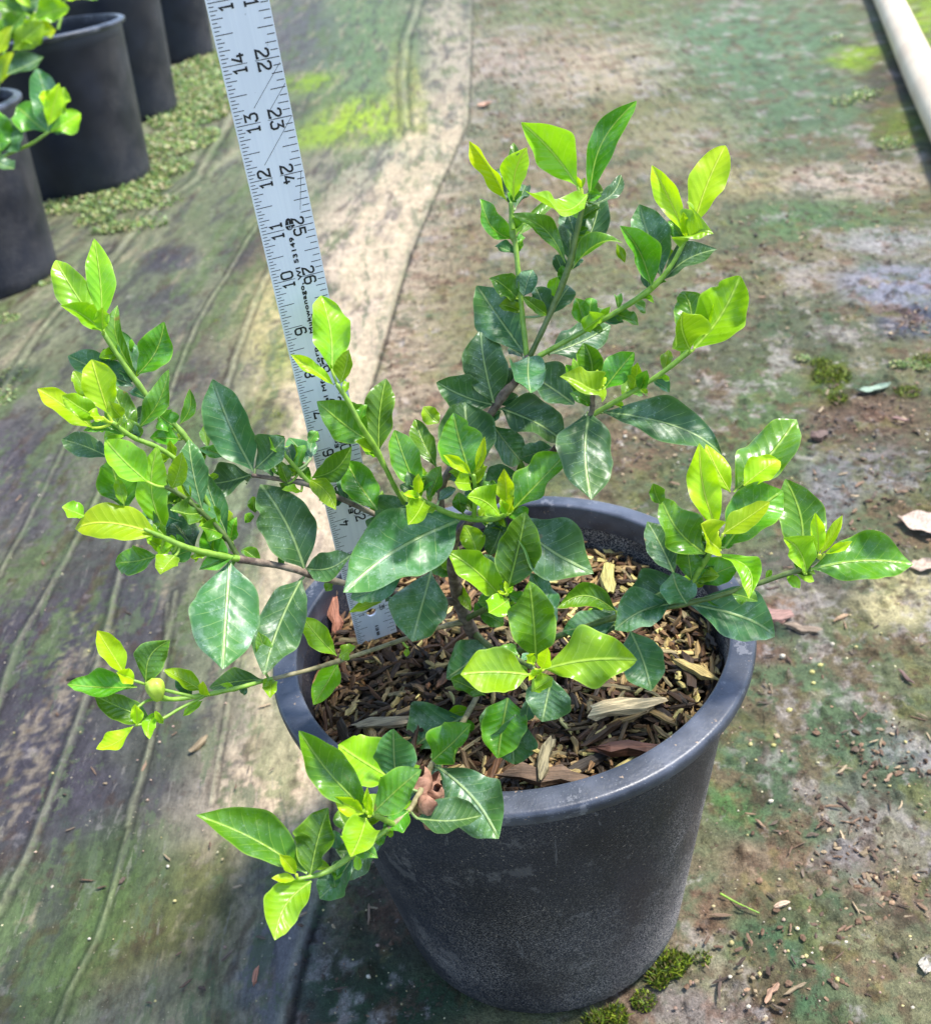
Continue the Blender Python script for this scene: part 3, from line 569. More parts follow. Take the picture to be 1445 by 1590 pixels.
run('Empire Level Mfg. Corp.', 5.95*IN, 8.5*IN, .0030, .00013)
run('Empire', 4.1*IN, 5.1*IN, .0036, .00018)
run('BEI', .12*IN, .45*IN, .0026)
pp = NT('pale_print'); pp.b.inputs['Base Color'].default_value = (.62, .66, .74, 1); pp.b.inputs['Roughness'].default_value = .5
for zc in (11.05*IN, 5.38*IN):
    em = MB(); n = 28; pts = []
    for i in range(n):      # pointed drop
        a = 2*math.pi*i/n; rr = .0019*(1+.75*max(0, math.cos(a))**4); pts.append((xm-rr*math.sin(a), zc+rr*math.cos(a)*1.15))
    em.add([(xm, YF*1.4, zc)]+[(p[0], YF*1.4, p[1]) for p in pts], [(0, 1+(i+1) % n, 1+i) for i in range(n)]); e_ = em.build('emblem', INK, ruler, smooth=False)
    eb = MB()
    for (a, b) in (((-.0019, .0002), (.0019, .0006)), ((-.0001, .0006), (.0001, .0026)), ((-.0004, -.0014), (-.0001, -.0003)), ((.0005, -.0014), (.0008, -.0003)), ((-.0004, -.00165), (.0008, -.0014))):
        quad(eb, xm+a[0], zc+a[1], xm+b[0], zc+b[1], YF*2.2)
    eb.build('emblem_lines', pp.m, e_, smooth=False)

# ------------------------------------------------------------------ the shrub
#SHRUB#
BR = {  # name: (material, [(px, py, depth, radius mm)])
 'trunk': (WOOD, [(756,1040,.652,4.6),(742,1000,.636,4.3),(725,965,.62,4.4),(712,930,.605,4.2),(701,870,.58,3.0),(712,830,.565,2.4),(735,806,.55,2.4)]),
 'B':  (WOOD, [(705,880,.59,2.6),(686,800,.59,2.4),(690,745,.58,2.3),(730,690,.57,2.3),(762,642,.562,2.4),(782,612,.557,2.9),(802,590,.553,2.2),(820,553,.548,2.0)]),
 'Ba': (GREEN,[(818,556,.549,1.6),(812,500,.545,1.5),(806,440,.54,1.5),(800,380,.537,1.5),(796,365,.536,1.9),(793,315,.532,1.3)]),
 'Bb': (OLIVE,[(822,554,.548,1.6),(850,495,.538,1.7),(880,422,.528,1.9),(893,370,.522,1.6),(906,312,.515,1.6)]),
 'Bc': (GREEN,[(836,553,.547,1.6),(870,534,.544,1.5),(906,514,.54,1.5),(960,482,.532,1.5),(1008,450,.525,1.9),(1040,415,.52,1.3),(1066,368,.515,1.2)]),
 'C':  (WOOD, [(735,806,.572,2.2),(800,752,.568,2.0),(858,700,.558,2.0),(900,658,.548,1.8),(918,640,.54,1.6),(920,615,.53,1.4),(925,605,.525,1.0)]),
 'Cb': (GREEN,[(914,648,.543,1.5),(940,632,.538,1.5),(985,606,.53,1.4),(1030,577,.525,1.4),(1070,545,.52,1.6)]),
 'Nl': (GREEN,[(735,806,.55,2.0),(705,800,.545,1.7),(675,787,.538,1.6),(650,772,.53,1.3),(645,755,.526,.8)]),
 'Nu': (GREEN,[(735,806,.55,1.5),(738,770,.538,1.4),(735,738,.525,1.2)]),
 'Nr': (GREEN,[(735,806,.55,2.0),(765,806,.543,1.7),(788,798,.535,1.4)]),
 'M':  (GREEN,[(700,845,.575,1.8),(650,810,.56,1.6),(618,765,.54,1.5),(600,730,.53,1.4),(583,697,.522,1.9),(560,660,.51,1.4),(540,622,.504,1.4),(524,598,.50,1.3)]),
 'E':  (OLIVE,[(722,962,.62,2.2),(745,950,.59,1.8),(768,938,.56,1.5),(786,922,.538,1.2)]),
 'Dn': (OLIVE,[(738,985,.628,2.4),(765,1008,.58,1.8),(798,1022,.54,1.5),(828,1038,.502,1.3)]),
 'F':  (OLIVE,[(742,1010,.635,2.6),(800,1012,.59,2.0),(860,990,.562,1.8),(915,971,.552,1.7),(957,958,.545,2.0),(1000,950,.54,1.6),(1060,938,.535,1.8),(1105,928,.528,1.5),(1150,915,.523,1.5),(1215,893,.518,1.5),(1245,883,.515,1.6),(1270,868,.512,1.1)]),
 'Fb': (GREEN,[(1055,938,.536,1.5),(1075,903,.528,1.5),(1100,862,.517,1.5),(1112,845,.51,1.2)]),
 'G':  (WOOD, [(712,935,.607,2.6),(660,930,.592,2.2),(600,920,.578,2.0),(533,905,.56,1.9),(495,896,.548,2.3),(440,880,.535,1.9),(370,868,.52,2.3)]),
 'Gb': (GREEN,[(372,868,.52,1.8),(330,860,.51,1.7),(290,850,.50,1.6),(255,835,.493,1.4),(225,822,.488,1.0)]),
 'Gc': (OLIVE,[(370,866,.521,1.6),(351,834,.516,1.4),(318,800,.508,1.4),(285,772,.50,1.3),(258,756,.494,1.2)]),
 'I':  (GREEN,[(362,855,.53,1.5),(345,800,.532,1.4),(318,730,.528,1.4),(289,680,.523,1.7),(262,650,.52,1.3),(242,632,.517,1.3),(213,594,.512,1.7),(185,555,.506,1.3),(160,516,.50,1.4)]),
 'J':  (GREEN,[(340,815,.52,1.4),(310,760,.512,1.4),(280,720,.505,1.3),(247,696,.498,1.3),(205,678,.49,1.3),(175,656,.483,1.1)]),
 'H':  (WOOD, [(703,860,.583,2.1),(640,825,.57,1.8),(585,800,.56,1.7),(520,770,.547,1.6),(480,752,.54,2.0),(440,745,.535,1.4),(392,738,.53,1.2)]),
 'Hb': (GREEN,[(482,752,.54,1.3),(458,725,.533,1.2),(436,700,.526,1.1)]),
 'K':  (TWIG, [(722,965,.62,2.2),(680,975,.605,1.6),(635,990,.59,1.5),(540,1022,.563,1.3),(524,1027,.56,1.6),(480,1040,.545,1.2),(420,1055,.53,1.3)]),
 'Kb': (GREEN,[(422,1054,.53,1.2),(370,1068,.518,1.2),(323,1078,.507,1.4),(268,1086,.497,1.2),(245,1078,.49,1.0)]),
 'Kc': (GREEN,[(300,1082,.502,.9),(250,1070,.495,.8),(208,1057,.488,.7)]),
 'Kd': (GREEN,[(316,1082,.505,.8),(280,1100,.5,.8),(250,1117,.495,.8),(210,1127,.488,.6)]),
 'Ke': (GREEN,[(262,1087,.497,.8),(232,1087,.49,.8),(214,1098,.485,.6)]),
 'L':  (TWIG, [(752,1035,.645,2.4),(745,1070,.615,2.0),(722,1115,.58,1.8),(700,1150,.55,1.7),(668,1192,.515,1.9),(652,1230,.49,1.6),(632,1262,.476,1.4),(600,1288,.466,1.5)]),
 'Lb': (GREEN,[(602,1287,.466,1.5),(570,1310,.462,1.5),(540,1333,.457,1.5),(505,1355,.452,1.3),(462,1366,.447,.95)]),
 'Lc': (GREEN,[(610,1280,.468,1.4),(590,1270,.46,1.3),(572,1262,.453,.95)]),
}
# region header: @ox oy scale | bx by tx ty width class branch [key=value ...]; dt cm (tip towards camera < 0), o cm offset, f fold, c curl back, b sideways bend, r roll deg
LEAVES = '''
@680 130 2.89
310 527 140 255 58 Y Ba dt=-1 f=.9 r=40 b=.05
340 522 398 284 125 Y Ba dt=-1 h=1 b=-.12
325 420 338 263 46 M Ba dt=1 o=.6
325 545 285 380 100 D Ba dt=1 o=1
345 560 392 455 70 D Ba dt=2 o=1
325 695 195 505 95 M Ba dt=-1.5 b=-.22 c=.5 f=.4
350 690 525 520 50 M Ba dt=1.5 o=.8 c=.4
570 805 330 582 80 M Bb dt=-1 f=.5 b=.18
625 462 372 172 150 L Bb dt=-1.5 f=.55 o=-.3 c=.25 b=.05
672 492 388 478 92 L Bb dt=-3 f=.3 b=-.22 c=-.4
680 520 890 75 115 M Bb dt=-.5 f=.7 b=-.14 c=.3
685 545 822 408 60 D Bb dt=1 f=.5 b=.15
592 800 622 515 125 D Bb dt=.5 o=.8 f=.3
606 800 728 470 140 D Bb dt=1 o=.9 f=.3 b=.08
602 833 832 690 80 M Bb dt=-1 f=.7 b=-.18 c=.6
800 715 840 805 36 L Bb dt=0 o=-1.2
640 470 622 415 22 Y Bb
645 470 658 420 18 Y Bb
382 1205 172 905 195 D Ba dt=0 o=.4
350 958 235 862 92 M Ba dt=-1 f=.6 c=.9
383 955 425 822 92 D Ba dt=-.5 f=.6 c=1
492 1030 432 898 85 D Ba dt=0 f=.6 c=.8 o=-.5
497 1042 378 955 50 M Ba dt=-1 f=.5 o=-.6
500 1010 482 905 60 D Ba o=.4 c=.8
512 1032 598 893 92 D Bb dt=.6 o=.6
655 1085 618 948 72 M Bc dt=-.3 f=.8 c=.8
680 1080 692 945 62 M Bc dt=0 f=.7 c=.8
652 1105 748 1035 75 L Bc dt=-1 f=.6 o=-.2
500 1212 775 1085 140 D Bc dt=1.5 o=1.2
250 1432 185 1090 190 D B dt=-1 o=-.2
243 1440 -8 1340 140 D B dt=-.6 o=-.1
405 1228 415 1388 158 D B dt=-2 o=-.3
610 1438 360 1275 180 D B dt=-.5 o=.7
380 1225 318 1185 60 D B o=1
1000 860 902 540 170 D Bc dt=-.5 f=.4
955 905 815 636 125 M Bc dt=-2 f=.8 b=.1 o=-.4
1008 882 1252 742 115 D Bc dt=-.5 f=.4 b=-.12 c=.4
1108 675 958 364 92 Y Bc dt=0 f=.6
1146 640 1288 276 145 Y Bc dt=0 f=.25
1118 695 1205 640 100 L Bc dt=-2 f=.8 c=1.2 o=-.4
1112 690 1098 575 45 Y Bc dt=-1 o=-.3
1112 1185 1095 908 150 M Cb dt=.5 f=.3 b=.12
1150 1185 1355 862 205 L Cb dt=-.5 f=.5 b=.06 c=.2
1128 1192 1095 1022 165 L Cb dt=-2.5 f=.3 o=-.4 c=-.3
1212 1100 1222 950 55 Y Cb dt=0 o=-.2 f=.5
872 1385 895 1250 85 L Cb dt=-1 f=.4 o=.2
905 1370 938 1285 60 M Cb dt=-1 f=.6 o=-.1
690 1335 650 1155 112 M C dt=-.5 f=.6 c=.5 b=.1
742 1375 880 1205 125 M C dt=-.5 f=.5 c=.4
748 1362 575 1285 105 L C dt=-2.5 f=.6 o=-.5 c=.8 b=-.2
668 1430 572 1260 85 M C dt=0 f=.6 o=.4
640 1380 605 1230 45 L C dt=0 o=.7
700 1352 685 1295 20 Y C o=-1
712 1350 715 1282 24 Y C o=-1
728 1352 738 1300 20 Y C o=-1
740 1355 752 1312 16 Y C o=-1
@820 560 4.25
490 340 1328 600 270 D Cb dt=-1.5 o=.4 b=-.06
398 335 415 918 375 D C dt=-2.5 o=.2
@500 560 3.6125
1003 270 1366 462 215 D B dt=-1.5 o=.1 b=-.06
958 362 1138 588 170 D B dt=1 o=1
1290 488 1112 545 120 D C dt=1 o=1
1115 640 900 690 130 D C dt=1 o=1.5
868 640 800 232 300 D Nu dt=1.5 o=1.2
832 640 735 292 225 M Nu dt=-.5 f=.35 o=.3
836 636 678 528 62 Y Nu dt=-1 f=.4
865 625 912 424 50 Y Nu dt=-.5 f=.5
832 688 742 682 96 L Nu dt=-1 f=.3 o=-.2
850 700 928 588 45 L Nu dt=-.5 f=.8
790 860 765 738 85 M Nu dt=0 o=.6 f=.4
655 350 568 258 95 L Nu dt=0 o=1.8
543 738 405 388 165 M Nl dt=0 f=.3
642 600 520 328 118 M Nl dt=1 o=1.2 f=.4
543 745 540 638 58 Y Nl dt=-1 f=.4 o=-.2
600 775 668 592 108 M Nl dt=-.5 f=.3
572 788 482 922 118 L Nl dt=-2 f=.35 o=-.3
545 768 460 742 40 Y Nl dt=-1 o=-.3
640 815 545 865 40 L Nl dt=-1
652 790 750 716 60 D Nl o=.9 dt=1
310 838 130 555 185 M M dt=.5 o=.3
318 512 358 98 168 M M dt=0 o=.2 b=-.04
268 458 -30 228 190 M M dt=-1 o=.5 f=.4
288 500 186 452 60 L M dt=-1 f=.7
500 800 298 885 150 D Nl dt=1 o=1.4
762 900 118 1300 345 D Nl dt=-4 o=.2 b=.06 f=.3
460 1190 160 1335 130 D Nl dt=0 o=2
1068 838 1372 518 215 M Nr dt=-.5 f=.3
1005 880 808 762 150 L Nr dt=-1.5 f=.35 b=.14 c=.3
1035 800 1020 605 95 Y Nr dt=-1 f=.5 o=-.4
1040 850 1070 765 60 Y Nr dt=-1 o=-.5 f=.6
1030 860 1010 785 50 L Nr dt=-1 o=-.4 f=.6
990 700 880 720 80 M Nr dt=0 o=.6
1020 870 940 1090 150 D Nr dt=1 o=1
@620 780 3.6125
630 88 1088 400 300 D Nr dt=-.5 o=.9 b=.06 c=.3
180 385 72 782 290 D Nr dt=-1 o=1.6
608 480 706 52 228 M E dt=-1 f=.2
568 532 262 265 180 L E dt=-1.5 f=.25
440 300 362 126 128 L E dt=0 o=.8 f=.3
315 405 250 195 130 L E dt=0 o=1 f=.3
310 400 165 340 90 M E dt=0 o=1.2
330 440 405 612 62 L E dt=-1 f=.6 o=.4
612 545 500 620 130 L E dt=-2 f=.3 o=-.2
440 615 585 690 90 M E dt=0 o=.6
565 480 520 330 80 D E dt=1 o=1
560 560 440 560 110 M E dt=0 o=1.2
600 512 592 440 26 Y E o=-.3
605 512 640 470 22 Y E o=-.3
595 515 548 498 22 Y E o=-.3
740 365 852 325 62 M E o=1.5
868 640 735 395 140 D Dn dt=1 o=2
860 720 845 570 80 D Dn dt=1 o=2
560 410 478 290 95 D E dt=1 o=1.8
765 880 728 442 252 M Dn dt=-1.5 f=.2
728 968 342 965 240 L Dn dt=-1.5 f=.3 o=-.2 b=.04
812 936 1332 884 265 L Dn dt=-1.5 f=.3 o=-.2 b=-.05
798 935 832 815 75 Y Dn dt=-1.5 f=.5 o=-.4
752 905 708 858 42 Y Dn dt=-1 o=-.3
806 942 724 1002 42 Y Dn dt=-1 f=.4 o=-.4
745 1060 860 985 90 L Dn dt=0 o=.4
668 860 560 810 60 M Dn dt=0 o=.8
855 985 800 1232 245 D Dn dt=-.5 o=2.2
608 1098 550 1438 242 M Dn dt=-1 o=1.6
600 1120 480 1330 150 D Dn dt=0 o=2.6
650 1190 640 1470 235 D Dn dt=0 o=2.4
492 800 262 990 200 D Dn dt=-2 o=2.2 c=.3
482 1085 285 990 120 M Dn dt=0 o=2.8
720 1100 705 1230 80 D Dn dt=0 o=2.3
1215 612 885 592 125 M F dt=-1 b=.25 f=.4 o=-.1
1235 640 915 722 160 D F dt=.5 o=.5
1240 690 1010 700 150 D F dt=.5 o=1
@945 600 2.89
285 975 26 1092 158 D F dt=-.5 o=-.2 b=.1
95 1095 190 1368 190 D F dt=-1 o=1
292 842 172 606 152 D Fb dt=.5 o=.8
345 872 78 1005 185 D Fb dt=1 o=.9
348 975 285 832 140 D F dt=-1 f=.4 o=-.2
350 975 778 1118 205 D F dt=-.5 o=.2 b=-.05
553 932 668 965 80 M F dt=-1 o=-.2 f=.4
478 752 628 955 100 L Fb dt=-2 b=-.32 f=.5 o=-.2
392 882 578 800 115 M Fb dt=0 o=.3
372 872 345 690 105 M Fb dt=-.5 o=-.1 f=.3
432 752 232 500 172 M Fb dt=-.5 f=.45 b=-.1
232 530 198 435 62 M Fb dt=-.5 o=-.2
440 750 250 620 110 M Fb dt=0 o=.4
488 650 405 255 132 Y Fb dt=-.5 f=.6 b=-.06
545 475 435 258 105 Y Fb dt=.5 o=.3 f=.3
500 735 412 618 112 Y Fb dt=-2 f=.5 o=-.5
512 662 722 518 108 Y Fb dt=-.5 f=.3 o=-.3
520 722 782 468 195 M Fb dt=.5 o=.1 b=-.06
560 475 842 148 215 M Fb dt=1.5 o=.8
605 445 775 318 120 Y Fb dt=0 o=.4 f=.3
862 792 792 415 195 M F dt=.5 o=.3 b=.1
885 842 782 680 120 L F dt=-1.5 f=.5 b=.14 o=-.2
905 822 1364 798 200 M F dt=-.5 f=.35 b=-.07
940 755 925 566 58 Y F dt=-.5 f=.4 o=-.2
948 755 1048 578 52 Y F dt=-.5 f=.5 o=-.2
965 752 1092 695 36 Y F dt=-.5 f=.6 o=-.2
@280 1080 2.676
1175 92 935 240 200 D L dt=0 o=1
1046 272 1208 118 150 M L dt=-1 o=-.2
868 340 655 205 205 L L dt=-1 o=1
897 358 885 138 162 D L dt=-1 o=.2
820 378 885 352 45 M L o=.4
1074 300 1322 596 215 D L dt=-2 o=-1.2 b=-.08
985 512 1252 500 155 D L dt=-.5 o=.2 b=.06
762 472 492 146 150 M Lc dt=-.5 f=.55 c=.2
800 490 1002 308 145 M Lc dt=-1 f=.3
762 492 638 422 66 Y Lc dt=-.5 f=.3 o=-.2
772 482 775 386 38 Y Lc dt=-1 f=.4 o=-.3
782 502 800 465 24 Y Lc o=-.3
772 510 708 672 135 L Lc dt=-2.5 f=.3 o=-.2
745 640 812 668 70 M Lc dt=-1 f=.6 o=-.6 c=.8
735 660 740 728 35 L Lc dt=0 o=-.4
700 560 655 478 75 M Lc dt=.5 o=.6
540 748 615 466 158 M Lb dt=0 f=.3
525 742 64 498 162 M Lb dt=-.5 f=.55 b=.06 c=.2
482 745 412 660 50 Y Lb dt=-.5 f=.4 o=-.2
478 765 378 760 36 Y Lb dt=-.5 o=-.2
545 772 392 1018 150 L Lb dt=-1.5 f=.35 b=.16 o=-.1
715 672 578 845 125 D Lb dt=0 o=.6
858 570 690 770 110 D Lb dt=1 o=1
650 640 640 560 60 D Lb o=1
948 480 842 562 92 M L dt=-1 f=.5 o=-.3
@60 800 2.89
1022 716 985 522 78 M K dt=-1 f=.3
1042 730 1038 818 64 L K dt=-1
1338 632 1180 452 98 L K dt=-.5 f=.3
1346 640 1422 588 62 L K dt=-.5
1342 665 1232 852 102 L K dt=-1 f=.2
1000 738 765 775 95 M Kb dt=.8 o=.3
738 790 562 694 74 L Kb dt=-.5 f=.3
742 808 738 745 50 Y Kb dt=-1 o=-.1
738 832 648 902 36 L Kb dt=0
442 772 128 760 108 M Kc dt=0 f=.2
380 706 262 518 95 Y Kc dt=-.5 f=.4
428 738 348 706 62 Y Kc dt=-1 f=.4 o=-.2
482 752 590 560 125 M Kb dt=-.5 f=.4 b=-.2
508 925 248 808 108 M Kd dt=0 f=.3
440 942 432 848 52 Y Ke dt=-.5
425 948 258 1050 72 Y Kd dt=-.5 f=.4 b=-.16
528 882 498 1006 56 L Kd dt=-1 f=.5 b=.15
560 935 520 880 30 L Kd o=-.1
858 208 825 692 288 D Gb dt=-3 f=.2
1180 285 1010 718 205 D G dt=-2.5 f=.25
1192 238 988 -155 235 D G dt=-1 f=.3
1198 240 1402 178 118 D G dt=-1 f=.3 b=.14
880 180 720 245 70 M Gb dt=-.5 f=.6 o=-.2
855 205 745 55 100 M Gb dt=0 f=.5 b=-.15
612 182 545 262 95 L Gb dt=-1 f=.3
532 182 345 215 115 M Gb dt=1 o=.5
532 88 138 42 165 Y Gb dt=-.5 f=.3 b=.08
700 150 590 20 135 D Gc dt=.5 o=.8
600 165 480 100 60 L Gb o=.3
@40 350 2.89
345 478 118 128 132 L I dt=-.5 f=.3
342 440 306 58 115 L I dt=0 f=.3
346 478 155 358 85 L I dt=-1.5 f=.6 o=-.3 b=.1
346 470 345 365 60 L I dt=-1 f=.6 o=-.4
496 672 400 338 72 M I dt=-.5 f=.4 b=-.12
490 670 420 470 90 D I dt=0 o=.2
502 668 622 432 125 M I dt=-.5 f=.4 b=.1
482 722 188 585 135 D I dt=0 f=.35
505 912 642 646 92 M I dt=-.5 o=-1.2 f=.3 b=.1
498 942 378 698 115 M J dt=.5 o=.6 f=.3
372 848 290 588 145 Y J dt=-.5 f=.2 o=-.1
300 790 215 652 75 L J dt=0 o=.4
300 908 52 733 108 Y J dt=-1 f=.35
330 865 162 762 90 L J dt=-1.5 f=.4 o=-.4
430 862 372 788 62 L J dt=-1 f=.4 o=-.4
345 860 290 855 45 Y J dt=-1 o=-.5
372 1040 160 960 105 D J dt=.5 o=.4
440 942 258 922 52 M J dt=-.5 f=.5 b=.2
545 1150 356 962 145 L Gc dt=-1 f=.25
622 1372 592 988 132 L Gc dt=-1 f=.3 b=-.12
450 1282 378 1048 178 M Gb dt=.5 o=.6 f=.3
442 1255 410 1128 50 L Gb dt=0 o=.3
262 1305 162 1265 85 L Gb dt=-.5 f=.3
655 1180 702 1015 80 L Gc dt=-1 f=.5
668 902 590 842 92 M I dt=-1 f=.2
685 960 556 955 75 M I dt=-1 f=.5 c=.4
692 892 735 732 55 M I dt=0 f=.5 b=.15
1022 1102 838 688 200 D H dt=-1 f=.2
818 1000 805 890 50 M H o=.8 dt=1
1028 1095 1165 955 135 D H dt=-1 f=.2
1010 1118 815 1160 130 D H dt=.5 o=.3
905 1035 780 998 62 M H dt=0 o=.3
792 1275 728 945 125 D Gc dt=-.5 o=.3 f=.3
905 1392 798 1105 105 D Gc dt=0 f=.3
782 1292 652 1268 92 M Gc dt=-1.5 f=.4 b=-.1
890 1385 785 1355 85 M Gc dt=-1 f=.5 c=.4
700 1330 520 1290 120 D Gc dt=1 o=.8
730 1440 610 1330 150 D Gc dt=1 o=1
1010 1330 985 1295 50 M H o=.5
1030 1290 1020 1215 50 M H o=.8
@420 640 4.184
267 425 528 222 135 M H dt=-1 f=.3 b=.16
252 440 425 635 118 L H dt=-1.5 f=.25 b=-.1
250 200 308 120 72 M H dt=0 o=.3 f=.4
240 330 120 165 130 D Hb dt=1 o=.8
262 300 275 170 80 D Hb dt=1 o=1
198 515 78 497 52 L H dt=-1
115 462 62 318 85 M Hb dt=-.5 f=.4
70 250 -10 160 110 M Hb dt=-.5
725 1232 508 1302 52 L K dt=0 o=.6
892 1530 880 1590 35 L K o=0
@360 320 4.677
725 1192 648 648 272 L M dt=.5 f=.2 b=.06
740 1300 425 1078 88 Y M dt=-.5 f=.6
788 1290 850 1040 118 L M dt=-.5 f=.5
725 1185 720 1150 14 L M
@0 0 1
'''
br_pts = {}
def spline(pts, n):
    P = np.array(pts, float); m = len(P); out = []
    E = np.concatenate([[2*P[0]-P[1]], P, [2*P[-1]-P[-2]]])
    for i in range(m-1):
        p0, p1, p2, p3 = E[i:i+4]
        for s in np.linspace(0, 1, n, endpoint=(i == m-2)):
            out.append(.5*((2*p1)+(-p0+p2)*s+(2*p0-5*p1+4*p2-p3)*s*s+(-p0+3*p1-3*p2+p3)*s**3))
    return np.array(out)
def tube(mb, P, R, sides=10):
    T = np.gradient(P, axis=0); T /= np.linalg.norm(T, axis=1)[:, None]; up = np.array([.3, .2, 1.]); v = []
    N = np.cross(T[0], up); N /= np.linalg.norm(N)
    for i in range(len(P)):
        N = N-T[i]*(N@T[i]); N /= np.linalg.norm(N); B = np.cross(T[i], N)
        a = np.linspace(0, 2*np.pi, sides, endpoint=False); v.append(P[i]+R[i]*(np.cos(a)[:, None]*N+np.sin(a)[:, None]*B))
    n = len(P); f = [(k*sides+i, k*sides+(i+1) % sides, (k+1)*sides+(i+1) % sides, (k+1)*sides+i) for k in range(n-1) for i in range(sides)]
    v.append(P[-1:]+T[-1:]*R[-1]); f += [((n-1)*sides+i, (n-1)*sides+(i+1) % sides, n*sides) for i in range(sides)]
    mb.add(np.concatenate(v), f)
ORG = unp(756, 1040, .652); ORG[2] = .2185
shrub = empty('gardenia_shrub', ORG, 'leafy evergreen shrub with dark old leaves and lime new growth, growing in the front pot', 'shrub')
br_obj = {}
for k, (mat, pts) in BR.items():
    sp = spline(pts, 7); W3 = np.array([unp(a, b, c) for a, b, c, _ in sp]); rad = sp[:, 3]*.001
    rad = rad*(1+.06*np.sin(np.arange(len(rad))*1.7))
    br_pts[k] = sp; mb = MB(); tube(mb, W3, rad*.92, 12); into(mb, ORG)
    br_obj[k] = mb.build('trunk' if k == 'trunk' else 'branch', mat, shrub)
UT = np.array([0, .03, .07, .13, .2, .3, .42, .55, .67, .78, .87, .93, .97, 1.]); HT = np.array([.07, .09, .17, .36, .56, .78, .94, 1., .95, .80, .57, .36, .18, .012])
def leaf_geo(A, Bp, wid, dtn, f=.25, c=.15, b=0., r=0., hole=0, nu=38, nv=14, face=.62):
    """A base, Bp tip (3-D), wid full width in metres; returns verts, faces, luv"""
    ax = Bp-A; L = np.linalg.norm(ax); ax = ax/L; mid = (A+Bp)/2; V = CAM-mid; V /= np.linalg.norm(V)
    N0 = face*V+(1-face)*np.array([0, 0, 1.]); N0 -= ax*(N0@ax); N0 /= np.linalg.norm(N0)
    Vp = V-ax*(V@ax); Vp /= np.linalg.norm(Vp); fs = max(.6, abs(N0@Vp)); S_ = np.cross(ax, N0)
    ra = math.radians(r); S2 = S_*math.cos(ra)+N0*math.sin(ra); N2 = np.cross(S2, ax); S_, N0 = S2, N2
    hw = wid/2/fs/max(.6, math.cos(ra))*1.05
    u = np.linspace(0, 1, nu); h = np.sin(math.pi*u**random.uniform(.92, 1.18))**random.uniform(.68, .86)*(1-.45*np.exp(-(u/.13)**2))*(1-.25*np.clip((u-.86)/.14, 0, 1)); h = h/h.max(); h = np.maximum(h, np.where(u < .3, .055, .004)); v = np.linspace(-1, 1, nv+1)
    Ug, Vg = np.meshgrid(u, v, indexing='ij'); hg = np.repeat(h[:, None], nv+1, 1)
    p1, p2 = random.random()*6.3, random.random()*6.3; wav = random.uniform(.12, .32); fr = random.uniform(2.2, 4.2)
    side = Vg*hg*hw; side *= 1+.06*np.sin(Ug*9+p1*np.sign(Vg))+.03*np.sin(Ug*23+p2)+np.sign(Vg)*random.uniform(-.10, .10)
    if random.random() < .16: bu = random.uniform(.5, .85); sg = random.choice((-1, 1)); side *= 1-np.where(np.sign(Vg) == sg, np.exp(-((Ug-bu)/.035)**2)*random.uniform(.08, .22), 0)   # nibbled edge
    fold = f*np.abs(Vg)**1.1*hg**.9*hw
    arch = -c*L*.9*(Ug**2)*.5+c*L*.45*Ug
    twist = random.uniform(-.5, .5)*Ug*Vg*hg*hw
    wave = wav*hw*np.sin(Ug*fr*6.28/2+p2+np.sign(Vg)*1.1)*np.abs(Vg)**2*hg*1.6
    blister = 0
    e1 = np.abs(Vg)**5*hg*hw*random.uniform(-.25, .45)*(np.sign(Vg)*random.choice((-1, 0, 1)) > -.5)      # rolled margin
    side_bend = b*L*np.sin(Ug*math.pi)*.9
    n = fold+arch+twist+wave+blister+e1-f*.35*hw*np.sin(Ug*math.pi)
    if c > .45:                                   # strongly curled tips roll back
        k = np.clip((Ug-.62)/.38, 0, 1); n -= k**2*L*.22*c; ushift = -k**2*L*.10*c
    else: ushift = 0
    P = A+ax*((Ug*L+ushift)[..., None])+S_*((side+side_bend)[..., None])+N0*(n[..., None])
    fcs = []
    for i in range(nu-1):
        for j in range(nv):
            if hole and i in (nu-8, nu-7) and j == 3: continue
            fcs.append((i*(nv+1)+j, (i+1)*(nv+1)+j, (i+1)*(nv+1)+j+1, i*(nv+1)+j+1))
    luv = np.stack([Ug, Vg, np.abs(Vg)*hg], -1).reshape(-1, 3)
    return P.reshape(-1, 3), fcs, luv
def leaf_mesh(name, parts, parent, origin):
    """parts: list of (verts, faces, luv, class, rnd)"""
    vs, fs, uv, rn, mi = [], [], [], [], []; n = 0; cls = []
    for v, f, l, c, r in parts:
        if c not in cls: cls.append(c)
        vs.append(v-origin); fs += [tuple(i+n for i in q) for q in f]; uv.append(l); rn.append(np.full(len(v), r)); mi += [cls.index(c)]*len(f); n += len(v)
    me = bpy.data.meshes.new(name); me.from_pydata([tuple(p) for p in np.concatenate(vs)], [], fs)
    a = me.attributes.new('luv', 'FLOAT_VECTOR', 'POINT'); a.data.foreach_set('vector', np.concatenate(uv).ravel().astype(np.float32))
    a = me.attributes.new('rnd', 'FLOAT', 'POINT'); a.data.foreach_set('value', np.concatenate(rn).astype(np.float32))
    a = me.attributes.new('vq', 'FLOAT', 'POINT'); a.data.foreach_set('value', np.concatenate([np.full(len(p[0]), min(1., max(0., (np.linalg.norm(p[0].max(0)-p[0].min(0))-.010)/.025))) for p in parts]).astype(np.float32))
    for c in cls: me.materials.append(LM[c])
    me.shade_smooth(); me.polygons.foreach_set('material_index', mi)
    o = bpy.data.objects.new(name, me); COL.objects.link(o); o.parent = parent; return o
items = []; ox = oy = 0; s = 1
